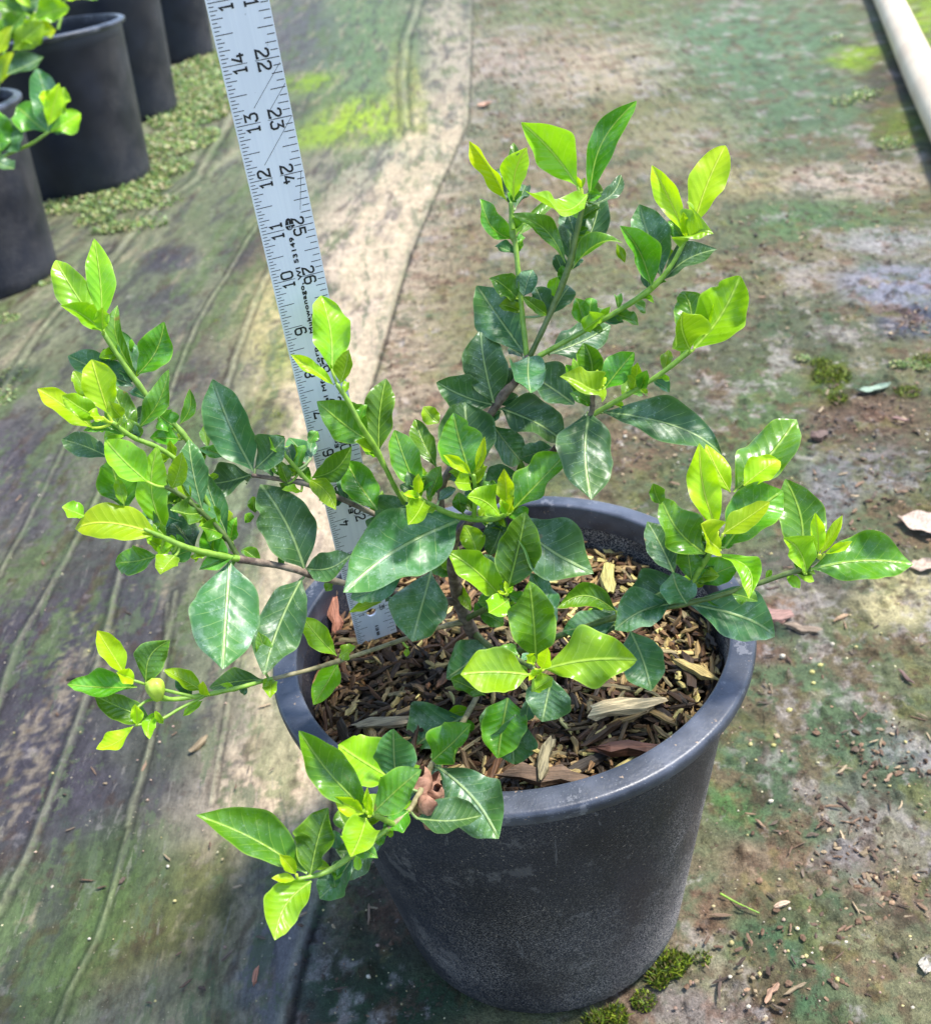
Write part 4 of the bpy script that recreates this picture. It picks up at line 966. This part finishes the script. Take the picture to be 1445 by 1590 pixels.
for ln in LEAVES.strip().splitlines():
    ln = ln.strip()
    if not ln: continue
    if ln[0] == '@': q = ln[1:].split(); ox, oy, s = float(q[0]), float(q[1]), float(q[2]); continue
    q = ln.split(); bx, by, tx, ty, w = [float(z) for z in q[:5]]; kw = dict((z.split('=')[0], float(z.split('=')[1])) for z in q[7:])
    bx, by, tx, ty, w = ox+bx/s, oy+by/s, ox+tx/s, oy+ty/s, w/s
    items.append((w*math.hypot(tx-bx, ty-by), bx, by, tx, ty, w, q[5], q[6], kw))
er = random.Random(21)
for brn, n in (('G', 4), ('Gb', 8), ('Gc', 12), ('I', 12), ('J', 8), ('H', 12), ('Hb', 4), ('Nl', 8), ('Nu', 7), ('Nr', 9), ('E', 10), ('Dn', 5), ('B', 8), ('Ba', 8), ('Bb', 8), ('Bc', 9), ('C', 7), ('Cb', 7), ('F', 12), ('Fb', 7), ('L', 8), ('Lb', 5), ('Lc', 5), ('M', 4), ('Kb', 3)):
    sp = br_pts[brn]
    for _ in range(int(n*1.5)):
        j = er.randrange(len(sp)//5, len(sp)); x, y = sp[j, 0], sp[j, 1]; T = sp[min(j+1, len(sp)-1)]-sp[j-1]; a = math.atan2(T[1], T[0])+er.choice((-1, 1))*er.uniform(.3, 1.2)
        L_ = er.uniform(16, 44); cl = er.choice({'B': 'DDM', 'G': 'DMM', 'H': 'DDM', 'E': 'MDL', 'F': 'MDL'}.get(brn, 'MMLLD'))
        items.append((0, x, y, x+L_*math.cos(a), y+L_*math.sin(a), L_*er.uniform(.4, .62), cl, brn, {'o': er.uniform(.15, .8), 'dt': er.uniform(-.8, .8), 'f': er.uniform(.3, .8), 'c': er.uniform(.3, 1.0)}))
rank = sorted(range(len(items)), key=lambda i: -items[i][0]); bigset = set(rank[:99])
print('leaves', len(items)); rest = []
for i, (ar, bx, by, tx, ty, w, cl, brn, kw) in enumerate(items):
    sp = br_pts[brn]; d = np.hypot(sp[:, 0]-bx, sp[:, 1]-by); j = int(np.argmin(d)); t0 = sp[j, 2]+kw.get('o', 0)*.01
    # the petiole leaves the stem itself; leaves drawn behind others get their depth along the blade
    dt = kw.get('dt', random.uniform(-.6, .6))*.01
    A = unp(bx, by, t0); B = unp(tx, ty, t0+dt); wm = w*t0/F_PX
    v, f, l = leaf_geo(A, B, wm, dt, max(.34, kw.get('f', .2))*random.uniform(.9, 1.4), kw.get('c', random.uniform(.12, .5)), kw.get('b', random.uniform(-.05, .05)), kw.get('r', random.uniform(-12, 12)), kw.get('h', 0))
    rec = (v, f, l, cl, random.random()); stem = None
    S3 = unp(*sp[j, :3]); gap = np.linalg.norm(S3-A)
    if gap > .003 and gap < .014:            # a real stalk from the branch to the blade
        pm = MB(); k = np.linspace(0, 1, 6)[:, None]; C3 = (S3+A)/2-np.array([0, 0, .002]); Pp = (1-k)**2*S3+2*k*(1-k)*C3+k*k*A
        tube(pm, Pp, np.full(6, .0007), 6); pv = pm.v[0]; stem = (pv, [tuple(q) for q in pm.f], np.tile([[.5, .3, .0]], (len(pv), 1)), cl, .5)
    ps = [rec]+([stem] if stem else [])
    if i in bigset: leaf_mesh('leaf', ps, br_obj[brn], ORG)
    else: rest += ps
o = leaf_mesh('small_leaves', rest, shrub, ORG); o['kind'] = 'stuff'; o['label'] = 'small curled young leaves along the twigs'
# swollen flower bud on the lower left twig
bd = MB(); c = unp(242, 1072, .488); nb = 16; v = []
axb = unp(236, 1054, .484)-unp(246, 1086, .49); axb /= np.linalg.norm(axb); sx_ = np.cross(axb, Wd); sx_ /= np.linalg.norm(sx_); sz_ = np.cross(axb, sx_)
for k, tt in enumerate(np.linspace(0, math.pi, 14)):
    rr = .0042*math.sin(tt)**.8*(1-.22*math.cos(tt)); a = np.linspace(0, 2*np.pi, 30, endpoint=False)+k*.18; rm = rr*(1+.10*np.cos(a*5))
    v.append(c+axb*(-.0062*math.cos(tt))+rm[:, None]*(np.cos(a)[:, None]*sx_+np.sin(a)[:, None]*sz_))
f = [(k*30+i, k*30+(i+1) % 30, (k+1)*30+(i+1) % 30, (k+1)*30+i) for k in range(13) for i in range(30)]
bud_m = stem_mat('bud_green', (.34, .48, .04), (.42, .56, .06), .4, .1)
bd.add(np.concatenate(v), f); into(bd, ORG); bd.build('flower_bud', bud_m, br_obj['Kb'])
# dead curled leaf caught on the lower twig
dm = NT('dry_leaf'); P = dm.obj(); nn = dm.noise(P, 160, 4); dm.link(dm.mix(dm.ramp(nn, .3, .7), (.16, .07, .04), (.42, .22, .14)), dm.b.inputs['Base Color']); dm.b.inputs['Roughness'].default_value = .7
dm.link(dm.bump(nn, .6, .001), dm.b.inputs['Normal'])
dl = MB()
for k in range(6):
    a = random.random()*6.3; P0 = unp(665+random.uniform(-8, 8), 1243+random.uniform(-8, 10), .49); L = random.uniform(.010, .018); n1, n2 = 14, 6; vv = []
    d1 = np.array([math.cos(a), math.sin(a)*.6, random.uniform(-.3, .7)]); d1 /= np.linalg.norm(d1); d2 = np.cross(d1, [0.3, -.7, .6]); d2 /= np.linalg.norm(d2); d3 = np.cross(d1, d2)
    for i in range(n1):
        u = i/(n1-1)
        for j in range(n2):
            w = (j/(n2-1)-.5)*2; hh = math.sin(math.pi*min(1, u*.9+.08))*.0055; ph = w*2.0+u*2.5
            vv.append(P0+d1*(u*L)+d2*(hh*math.sin(ph))+d3*(hh*(1-math.cos(ph))*.8)+np.array([0, 0, 1])*.0012*math.sin(u*19+w*3))
    dl.add(np.array(vv), [(i*n2+j, i*n2+j+1, (i+1)*n2+j+1, (i+1)*n2+j) for i in range(n1-1) for j in range(n2-1)])
into(dl, ORG); o = dl.build('leaf', dm.m, br_obj['L']); o['label'] = 'crumpled dead brown leaf'

# ------------------------------------------------------------------ plants in the pots behind
def bg_plant(name, label, cat, depth, stems, leaves, root):
    e = empty(name, root, label, cat); R_ = np.array(root, float); sm = None
    for st in stems:
        P = np.array([unp(x, y, depth+dz) for x, y, dz in st]) if True else None
        P = spline(P, 5); mb = MB(); tube(mb, P, np.linspace(.0035, .002, len(P)), 8); into(mb, R_); sm = mb.build('stem', GREEN, e)
    for (bx, by, tx, ty, w, cl, dd) in leaves:
        A = unp(bx, by, depth+dd); B = unp(tx, ty, depth+dd+random.uniform(-.02, .02)); v, f, l = leaf_geo(A, B, w*depth/F_PX, 0, .3, .15, random.uniform(-.05, .05), random.uniform(-15, 15))
        leaf_mesh('leaf', [(v, f, l, cl, random.random())], e, R_)
    return e
bg_plant('gardenia_shrub', 'out of focus sprig of green and lime leaves leaning out of the left edge pot', 'shrub', 1.5,
  [[(-60, 290, .06), (0, 245, .02), (45, 225, 0), (75, 205, -.02)], [(-60, 330, .06), (-20, 270, .03), (10, 240, .0)]],
  [(75,205,58,105,44,'D',0),(80,185,100,135,34,'L',-.02),(82,175,70,140,28,'Y',-.02),(78,205,125,175,34,'L',0),(72,205,26,165,50,'M',0),(75,200,95,190,30,'D',.01),
   (-10,235,24,185,60,'D',0),(-10,250,22,262,34,'D',-.02),(0,240,-20,160,50,'M',0),(75,195,92,128,24,'Y',-.03)], (-.944, 1.632, .3))
bgl = []
rs = random.Random(5)
for i in range(46):
    x = rs.uniform(-40, 110); y = rs.uniform(-70, 60)-(x*.0); a = rs.uniform(-2.9, .4); L = rs.uniform(28, 58)
    if x > 75 and y > 30: continue
    bgl.append((x, y, x+L*math.cos(a), y+L*math.sin(a), rs.uniform(14, 30), rs.choice('DMMLLY'), rs.uniform(-.06, .1)))
bgl += [(20,78,68,35,28,'L',-.1),(10,115,68,88,26,'D',-.12),(2,128,20,80,24,'Y',-.1),(0,60,40,20,26,'M',-.1),(25,60,78,46,26,'L',-.1),(60,10,40,-40,26,'L',0),(-5,90,18,40,22,'Y',-.12)]
bg_plant('gardenia_shrub', 'blurred bushy shrub of small green and lime leaves filling the large pot, top left', 'shrub', 2.15,
  [[(-10, 200, 0), (-4, 140, -.1), (4, 90, -.1), (20, 40, -.1)], [(60, 50, .15), (50, 10, .1), (45, -40, .1)], [(90, 45, .15), (100, 0, .15), (95, -50, .1)], [(70, 50, .15), (80, 10, .1), (85, -40, .1)]], bgl, (-.873, 2.334, .33))

# ------------------------------------------------------------------ pale pole on the ground at the upper right
pm_ = NT('weathered_pale_plastic'); P = pm_.obj(); n = pm_.noise(P, 8, 4); n2 = pm_.noise(P, 60, 3)
c = pm_.mix(pm_.ramp(n, .35, .7), (.66, .54, .38), (.56, .42, .28)); c = pm_.mix(pm_.math('MULTIPLY', pm_.ramp(n2, .55, .7), .25), c, (.4, .34, .22)); pm_.link(c, pm_.b.inputs['Base Color']); pm_.b.inputs['Roughness'].default_value = .5
a = onz(1378, 0, .035)[0]; b = onz(1448, 146, .035)[0]; d = (b-a)/np.linalg.norm(b-a)
mb = MB(); Q = np.array([a-d*2.2+d*k for k in np.linspace(0, 4.2, 30)]); Q[:, 2] += .004*np.sin(np.arange(30)*.5); tube(mb, Q, np.full(30, .041), 24); org = Q[0].copy(); into(mb, org)
o = mb.build('pole', pm_.m); o.location = org; tag(o, 'long round cream coloured pole lying on the ground at the upper right', 'pole')

# ------------------------------------------------------------------ moss, weeds, litter
def blades(mb, P, r, n, hgt, cols, w=.0009):
    for _ in range(n):
        a = random.random()*6.3; q = r*math.sqrt(random.random()); x, y = P[0]+q*math.cos(a), P[1]+q*math.sin(a)*1.0; hh = hgt*(1-.7*(q/r)**2)
        b = random.random()*6.3; dx, dy = math.cos(b)*w, math.sin(b)*w; z0 = random.uniform(0, hh); l = random.uniform(.4, 1)*hgt*.7
        tx, ty = random.gauss(0, .5)*l, random.gauss(0, .5)*l; c = np.array(random.choice(cols))*random.uniform(.6, 1.3)
        mb.add([(x-dx, y-dy, z0), (x+dx, y+dy, z0), (x+tx+dx*.4, y+ty+dy*.4, z0+l*.7), (x+tx*1.4, y+ty*1.4, z0+l)], [(0, 1, 2, 3)], c)
ms = MB(); MC = [(.12, .19, .012), (.19, .27, .018), (.06, .10, .01), (.30, .37, .03), (.15, .12, .04), (.04, .06, .012)]
for (px, py, r, n, h) in ((1042,1500,.010,1100,.006),(1022,1522,.007,600,.006),(1060,1494,.006,300,.004),(955,1582,.008,800,.006),(925,1592,.008,600,.006),(990,1560,.004,120,.003),(1090,1490,.006,120,.003),(1000,1555,.008,260,.003),(1290,585,.026,800,.008),(1275,565,.014,300,.006),(1300,620,.013,300,.006),(1408,610,.016,300,.006),(1440,560,.018,300,.006),(430,650,.012,200,.005),(60,925,.008,120,.004),(335,500,.012,120,.004)):
    blades(ms, onz(px, py)[0], r, n, h, MC, .0009 if py > 400 else .002)
tag(ms.build('moss', MOSS, smooth=False), 'bright green moss tufts at the pot base and in patches on the ground', 'moss', kind='stuff')
# little round-leaved weeds
wd = MB(); WC = [(.22, .34, .07), (.34, .42, .13), (.15, .27, .06), (.46, .46, .18), (.26, .38, .14), (.40, .34, .18), (.10, .18, .05)]
def discs(mb, P, rx, ry, n, size, hgt, cols, ang=0.):
    for _ in range(n):
        a = random.random()*6.3; q = math.sqrt(random.random()); ex, ey = rx*q*math.cos(a), ry*q*math.sin(a)
        x = P[0]+ex*math.cos(ang)-ey*math.sin(ang); y = P[1]+ex*math.sin(ang)+ey*math.cos(ang); z = random.uniform(.002, hgt)
        s_ = size*random.uniform(.6, 1.3); tl = np.array([random.gauss(0, .6), random.gauss(0, .6)]); c = np.array(random.choice(cols))*random.uniform(.6, 1.15)
        th = np.linspace(0, 2*np.pi, 7)[:-1]+random.random(); cx = s_*np.cos(th); cy = s_*.75*np.sin(th)
        mb.add(np.stack([x+cx, y+cy, z+cx*tl[0]+cy*tl[1]], -1), [tuple(range(6))], c)
for (px, py, rx, ry, n, sz) in ((110,322,.10,.08,260,.008),(190,322,.10,.07,260,.008),(150,345,.05,.04,120,.007),(175,360,.05,.03,90,.007),(235,270,.12,.10,420,.009),(205,300,.10,.08,300,.009),(270,225,.14,.16,600,.010),(300,180,.14,.20,700,.011),(320,140,.14,.25,600,.012),(315,110,.14,.3,500,.012),(340,95,.12,.3,350,.012),(210,355,.08,.04,120,.007),(250,320,.06,.05,70,.007),(15,590,.03,.05,140,.005),(10,620,.02,.03,70,.005),(60,440,.05,.03,120,.006),(0,500,.04,.03,90,.006),(1245,560,.010,.010,40,.0035),(1400,568,.018,.012,60,.0035),(1432,572,.012,.012,40,.0035),(1320,160,.05,.03,80,.006),(1345,150,.04,.03,60,.006),(1385,228,.03,.03,50,.006),(1290,66,.03,.03,24,.006)):
    P = onz(px, py)[0]; discs(wd, P, rx, ry, int(n*2.4), sz*.5, .018 if py < 400 else .006, WC)
tag(wd.build('ground_weeds', MOSS, smooth=False), 'pale green low weeds creeping around the pots in the background', 'weeds', kind='stuff')
# grit and litter
gt = MB()
ICO = np.array([(0, 0, 1), (.89, 0, .45), (.28, .85, .45), (-.72, .53, .45), (-.72, -.53, .45), (.28, -.85, .45), (.72, .53, -.45), (-.28, .85, -.45), (-.89, 0, -.45), (-.28, -.85, -.45), (.72, -.53, -.45), (0, 0, -1)])
ICF = [(0,1,2),(0,2,3),(0,3,4),(0,4,5),(0,5,1),(1,6,2),(2,7,3),(3,8,4),(4,9,5),(5,10,1),(6,7,2),(7,8,3),(8,9,4),(9,10,5),(10,6,1),(11,7,6),(11,8,7),(11,9,8),(11,10,9),(11,6,10)]
GC = [(.52, .42, .22), (.54, .46, .20), (.70, .62, .48), (.50, .36, .26), (.42, .28, .22), (.66, .60, .36), (.30, .20, .15)]
def pebble(P, r, c, flat=.7):
    gt.add(ICO*np.array([r, r*random.uniform(.7, 1), r*flat])*(1+RNG.normal(0, .12, (12, 1)))+np.array([P[0], P[1], P[2]+r*.4]), ICF, c)
for _ in range(1100):
    px = random.uniform(540, 1445); py = random.uniform(80, 1590); P, t = onz(px, py)
    if math.hypot(P[0], P[1]) < .115 or P[0] < seam_x(P[1]): continue
    P[2] += .001; pebble(P, random.choice((.0005, .0006, .0008, .001, .0013, .0017))*(1+.35*max(0, t-.8)), np.array(random.choice(GC))*random.uniform(.8, 1.15))
for _ in range(150):
    px = random.uniform(0, 560); py = random.uniform(330, 1590); P, t = onz(px, py); P[2] += .004; pebble(P, random.choice((.0007, .001, .0015)), np.array(random.choice(GC))*random.uniform(.8, 1.15))
for (px, py, r) in ((1200,1160,.0022),(1165,1159,.0024),(1271,1005,.0018),(1291,1003,.0024),(1248,982,.0026),(1273,1036,.0028),(1214,1022,.003),(1260,1047,.003),(1262,1064,.0026),(1328,1007,.0022),(1224,1106,.003),(1299,1524,.0022),(1135,1467,.0022),(950,322,.0045),(1213,1169,.0012),(1196,1247,.0025),(970,680,.003),(985,683,.003),(965,693,.002),(1000,690,.0016),(742,1200,.001)):
    P, t = onz(px, py); P[2] += .001; pebble(P, r, np.array(random.choice(GC[:3]+[(.62, .55, .2)])), .85)
tag(gt.build('grit', LUMP, smooth=True), 'tiny yellow and tan pebbles strewn over the ground', 'grit', kind='stuff')
lit = MB(); LC = [(.21, .125, .075), (.15, .09, .055), (.30, .19, .115), (.10, .065, .045), (.40, .30, .18), (.15, .11, .075)]
zones = [(1345,650,110,60,110),(1200,390,100,60,40),(1120,440,160,110,60),(1380,1180,90,60,50),(1340,1390,120,70,90),(1180,1080,60,60,16),(1060,1440,50,60,18),(620,1400,70,40,30),(780,200,60,30,30),(1000,720,80,50,34),(1350,800,100,80,70),(1380,300,90,60,40),(900,160,150,60,40),(1210,1500,150,80,30),(1300,1290,90,50,40),(640,620,60,60,24),(700,360,60,80,30),(1420,500,40,30,26)]
for (cx, cy, rx, ry, n) in zones:
    for _ in range(n//2):
        px, py = random.gauss(cx, rx*.6), random.gauss(cy, ry*.6); P, t = onz(px, py)
        if math.hypot(P[0], P[1]) < .12 or P[1] > 4: continue
        k = 1+.5*max(0, t-.8); L = random.uniform(.003, .011)*k; chip(lit, (P[0], P[1], .0022+random.uniform(0, .002)), L, random.uniform(.001, .003)*k, .0011*k, random.random()*6.3, random.gauss(0, .12), random.random(), np.array(random.choice(LC))*random.uniform(.7, 1.2))
for _ in range(150):
    px = random.uniform(520, 1445); py = random.uniform(60, 1590); P, t = onz(px, py)
    if math.hypot(P[0], P[1]) < .12: continue
    L = random.uniform(.004, .018); chip(lit, (P[0], P[1], .002), L, random.uniform(.001, .003), .001, random.random()*6.3, random.gauss(0, .08), random.random(), np.array(random.choice(LC))*random.uniform(.7, 1.2))
for _ in range(70):
    px = random.uniform(0, 500); py = random.uniform(350, 1590); P, t = onz(px, py)
    L = random.uniform(.003, .012); chip(lit, (P[0], P[1], .005), L, random.uniform(.001, .003), .001, random.random()*6.3, random.gauss(0, .08), random.random(), np.array(random.choice(LC))*random.uniform(.7, 1.2))
tag(lit.build('bark_litter', CHIP, smooth=False), 'scattered brown bark crumbs on the ground', 'litter', kind='stuff')

cr = MB()
def crumb(P, r, c):
    sc_ = np.array([r*random.uniform(.7, 1.6), r*random.uniform(.5, 1.), r*random.uniform(.35, .8)]); Rz = np.array(Matrix.Rotation(random.random()*6.3, 3, 'Z'))
    cr.add((ICO*sc_*(1+RNG.normal(0, .22, (12, 1)))) @ Rz.T+np.array([P[0], P[1], .0015+r*.3]), ICF, np.array(c)*random.uniform(.6, 1.3))
for (cx, cy, rx, ry, n) in zones:
    for _ in range(n*2):
        k_ = random.gauss(0, 1), random.gauss(0, 1); px, py = cx+k_[0]*rx*.55, cy+k_[1]*ry*.55; P, t = onz(px, py)
        if math.hypot(P[0], P[1]) < .115 or P[1] > 4: continue
        crumb(P, random.choice((.0004, .0006, .0008, .0012, .0017, .0026))*(1+.4*max(0, t-.8)), random.choice(LC))
for _ in range(1500):
    px = random.uniform(500, 1445); py = random.uniform(60, 1590); P, t = onz(px, py)
    if math.hypot(P[0], P[1]) < .115: continue
    if fbm(np.array([P[0]*14]), np.array([P[1]*14]), 3, 401)[0] < .48: continue
    crumb(P, random.choice((.0005, .0006, .0009, .0013)), random.choice(LC))
tag(cr.build('soil_crumbs', LUMP, smooth=False), 'loose brown soil and bark crumbs in drifts on the ground', 'crumbs', kind='stuff')
def flat_leaf(px, py, L, W, yaw, col, label, cat='fallen leaf', curl=.25, group=None, name='fallen_leaf'):
    P, t = onz(px, py, .004); mb = MB(); nu, nv = 16, 8; v = []
    for i in range(nu):
        u = i/(nu-1); h = np.interp(u, UT, HT)*W/2
        for j in range(nv+1):
            w = j/nv*2-1; v.append(((u-.5)*L, w*h*(1+.1*math.sin(u*17+w*3)), .001+curl*abs(w)**2*h*.8+curl*.25*L*(abs(u-.5)*2)**3+.0012*math.sin(u*11+w*5)))
    v = np.array(v) @ np.array(Matrix.Rotation(yaw, 3, 'Z')).T
    mb.add(v, [(i*(nv+1)+j, i*(nv+1)+j+1, (i+1)*(nv+1)+j+1, (i+1)*(nv+1)+j) for i in range(nu-1) for j in range(nv)], col)
    o = mb.build(name, LUMP); o.location = P; return tag(o, label, cat, group)
flat_leaf(1355, 606, .046, .013, .08, (.34, .44, .33), 'pale grey-green fallen leaf beside the moss patch, right of the shrub', curl=.5)
flat_leaf(1436, 815, .055, .040, -.6, (.55, .42, .33), 'pale pinkish dry leaf at the right edge of the photo')
flat_leaf(1432, 880, .030, .018, .1, (.50, .38, .29), 'small tan dry leaf at the right edge below the larger one', curl=.3)
flat_leaf(752, 165, .05, .035, .4, (.55, .34, .24), 'curled orange-brown leaf at the top end of the sheet seam', curl=.6)
flat_leaf(1436, 1502, .012, .008, 1.2, (.45, .42, .36), 'tiny white flake near the bottom right corner', curl=.2, cat='flake', name='flake')
def ground_chip(px, py, L, w, yaw, col, label, cat='bark chip', name='bark_chip', h=.003, z=.004):
    P, t = onz(px, py, z); mb = MB(); chip(mb, (0, 0, 0), L, w, h, yaw, .03, .2, np.array(col)); o = mb.build(name, CHIP, smooth=False); o.location = P; return tag(o, label, cat, 'bark pieces on the ground')
ground_chip(1195, 958, .036, .016, .1, (.34, .19, .15), 'broad flaky pinkish bark piece right of the pot rim', h=.005, z=.006)
ground_chip(1245, 975, .030, .008, -.5, (.30, .22, .15), 'thin brown bark piece ending right of the broad flaky one', h=.004, z=.005)
ground_chip(1305, 958, .016, .004, .35, (.42, .27, .15), 'small orange-brown bark sliver right of the flaky bark piece')
ground_chip(1405, 1050, .020, .003, -1.3, (.20, .12, .10), 'narrow dark bark sliver near the right edge, mid height')
ground_chip(1213, 1404, .011, .004, .15, (.62, .44, .30), 'pale tan wood chip on green ground right of the pot foot')
ground_chip(1197, 1542, .016, .004, .8, (.36, .21, .13), 'brown bark sliver lying near the bottom right of the pot')
ground_chip(397, 1516, .014, .004, 1.45, (.46, .20, .12), 'red-brown wood chip on the sheet at the bottom left', z=.007)
ground_chip(310, 1155, .020, .006, 1.0, (.24, .18, .10), 'olive bark piece on the sheet left of the pot', z=.007)
ground_chip(122, 1050, .020, .006, .1, (.05, .04, .035), 'dark wet bark piece on the dirt beside the lowest left leaves', z=.007)
ground_chip(1397, 650, .018, .005, -.6, (.34, .20, .16), 'reddish bark sliver below the pale fallen leaf')
ground_chip(1270, 675, .022, .014, .2, (.16, .10, .08), 'dark crumbly bark lump above the small wet patch', h=.008, z=.006)
P, t = onz(1145, 1403, .003); q = onz(1178, 1418, .003)[0]; a_ = onz(1118, 1388, .003)[0]
mb = MB(); tube(mb, spline(np.array([a_, P, q]), 5), np.linspace(.0009, .0005, 11), 6); org = a_.copy(); into(mb, org); o = mb.build('twig', GREEN); o.location = org; tag(o, 'thin green twig on the ground right of the pot foot', 'twig')
S.cycles.max_bounces = 8
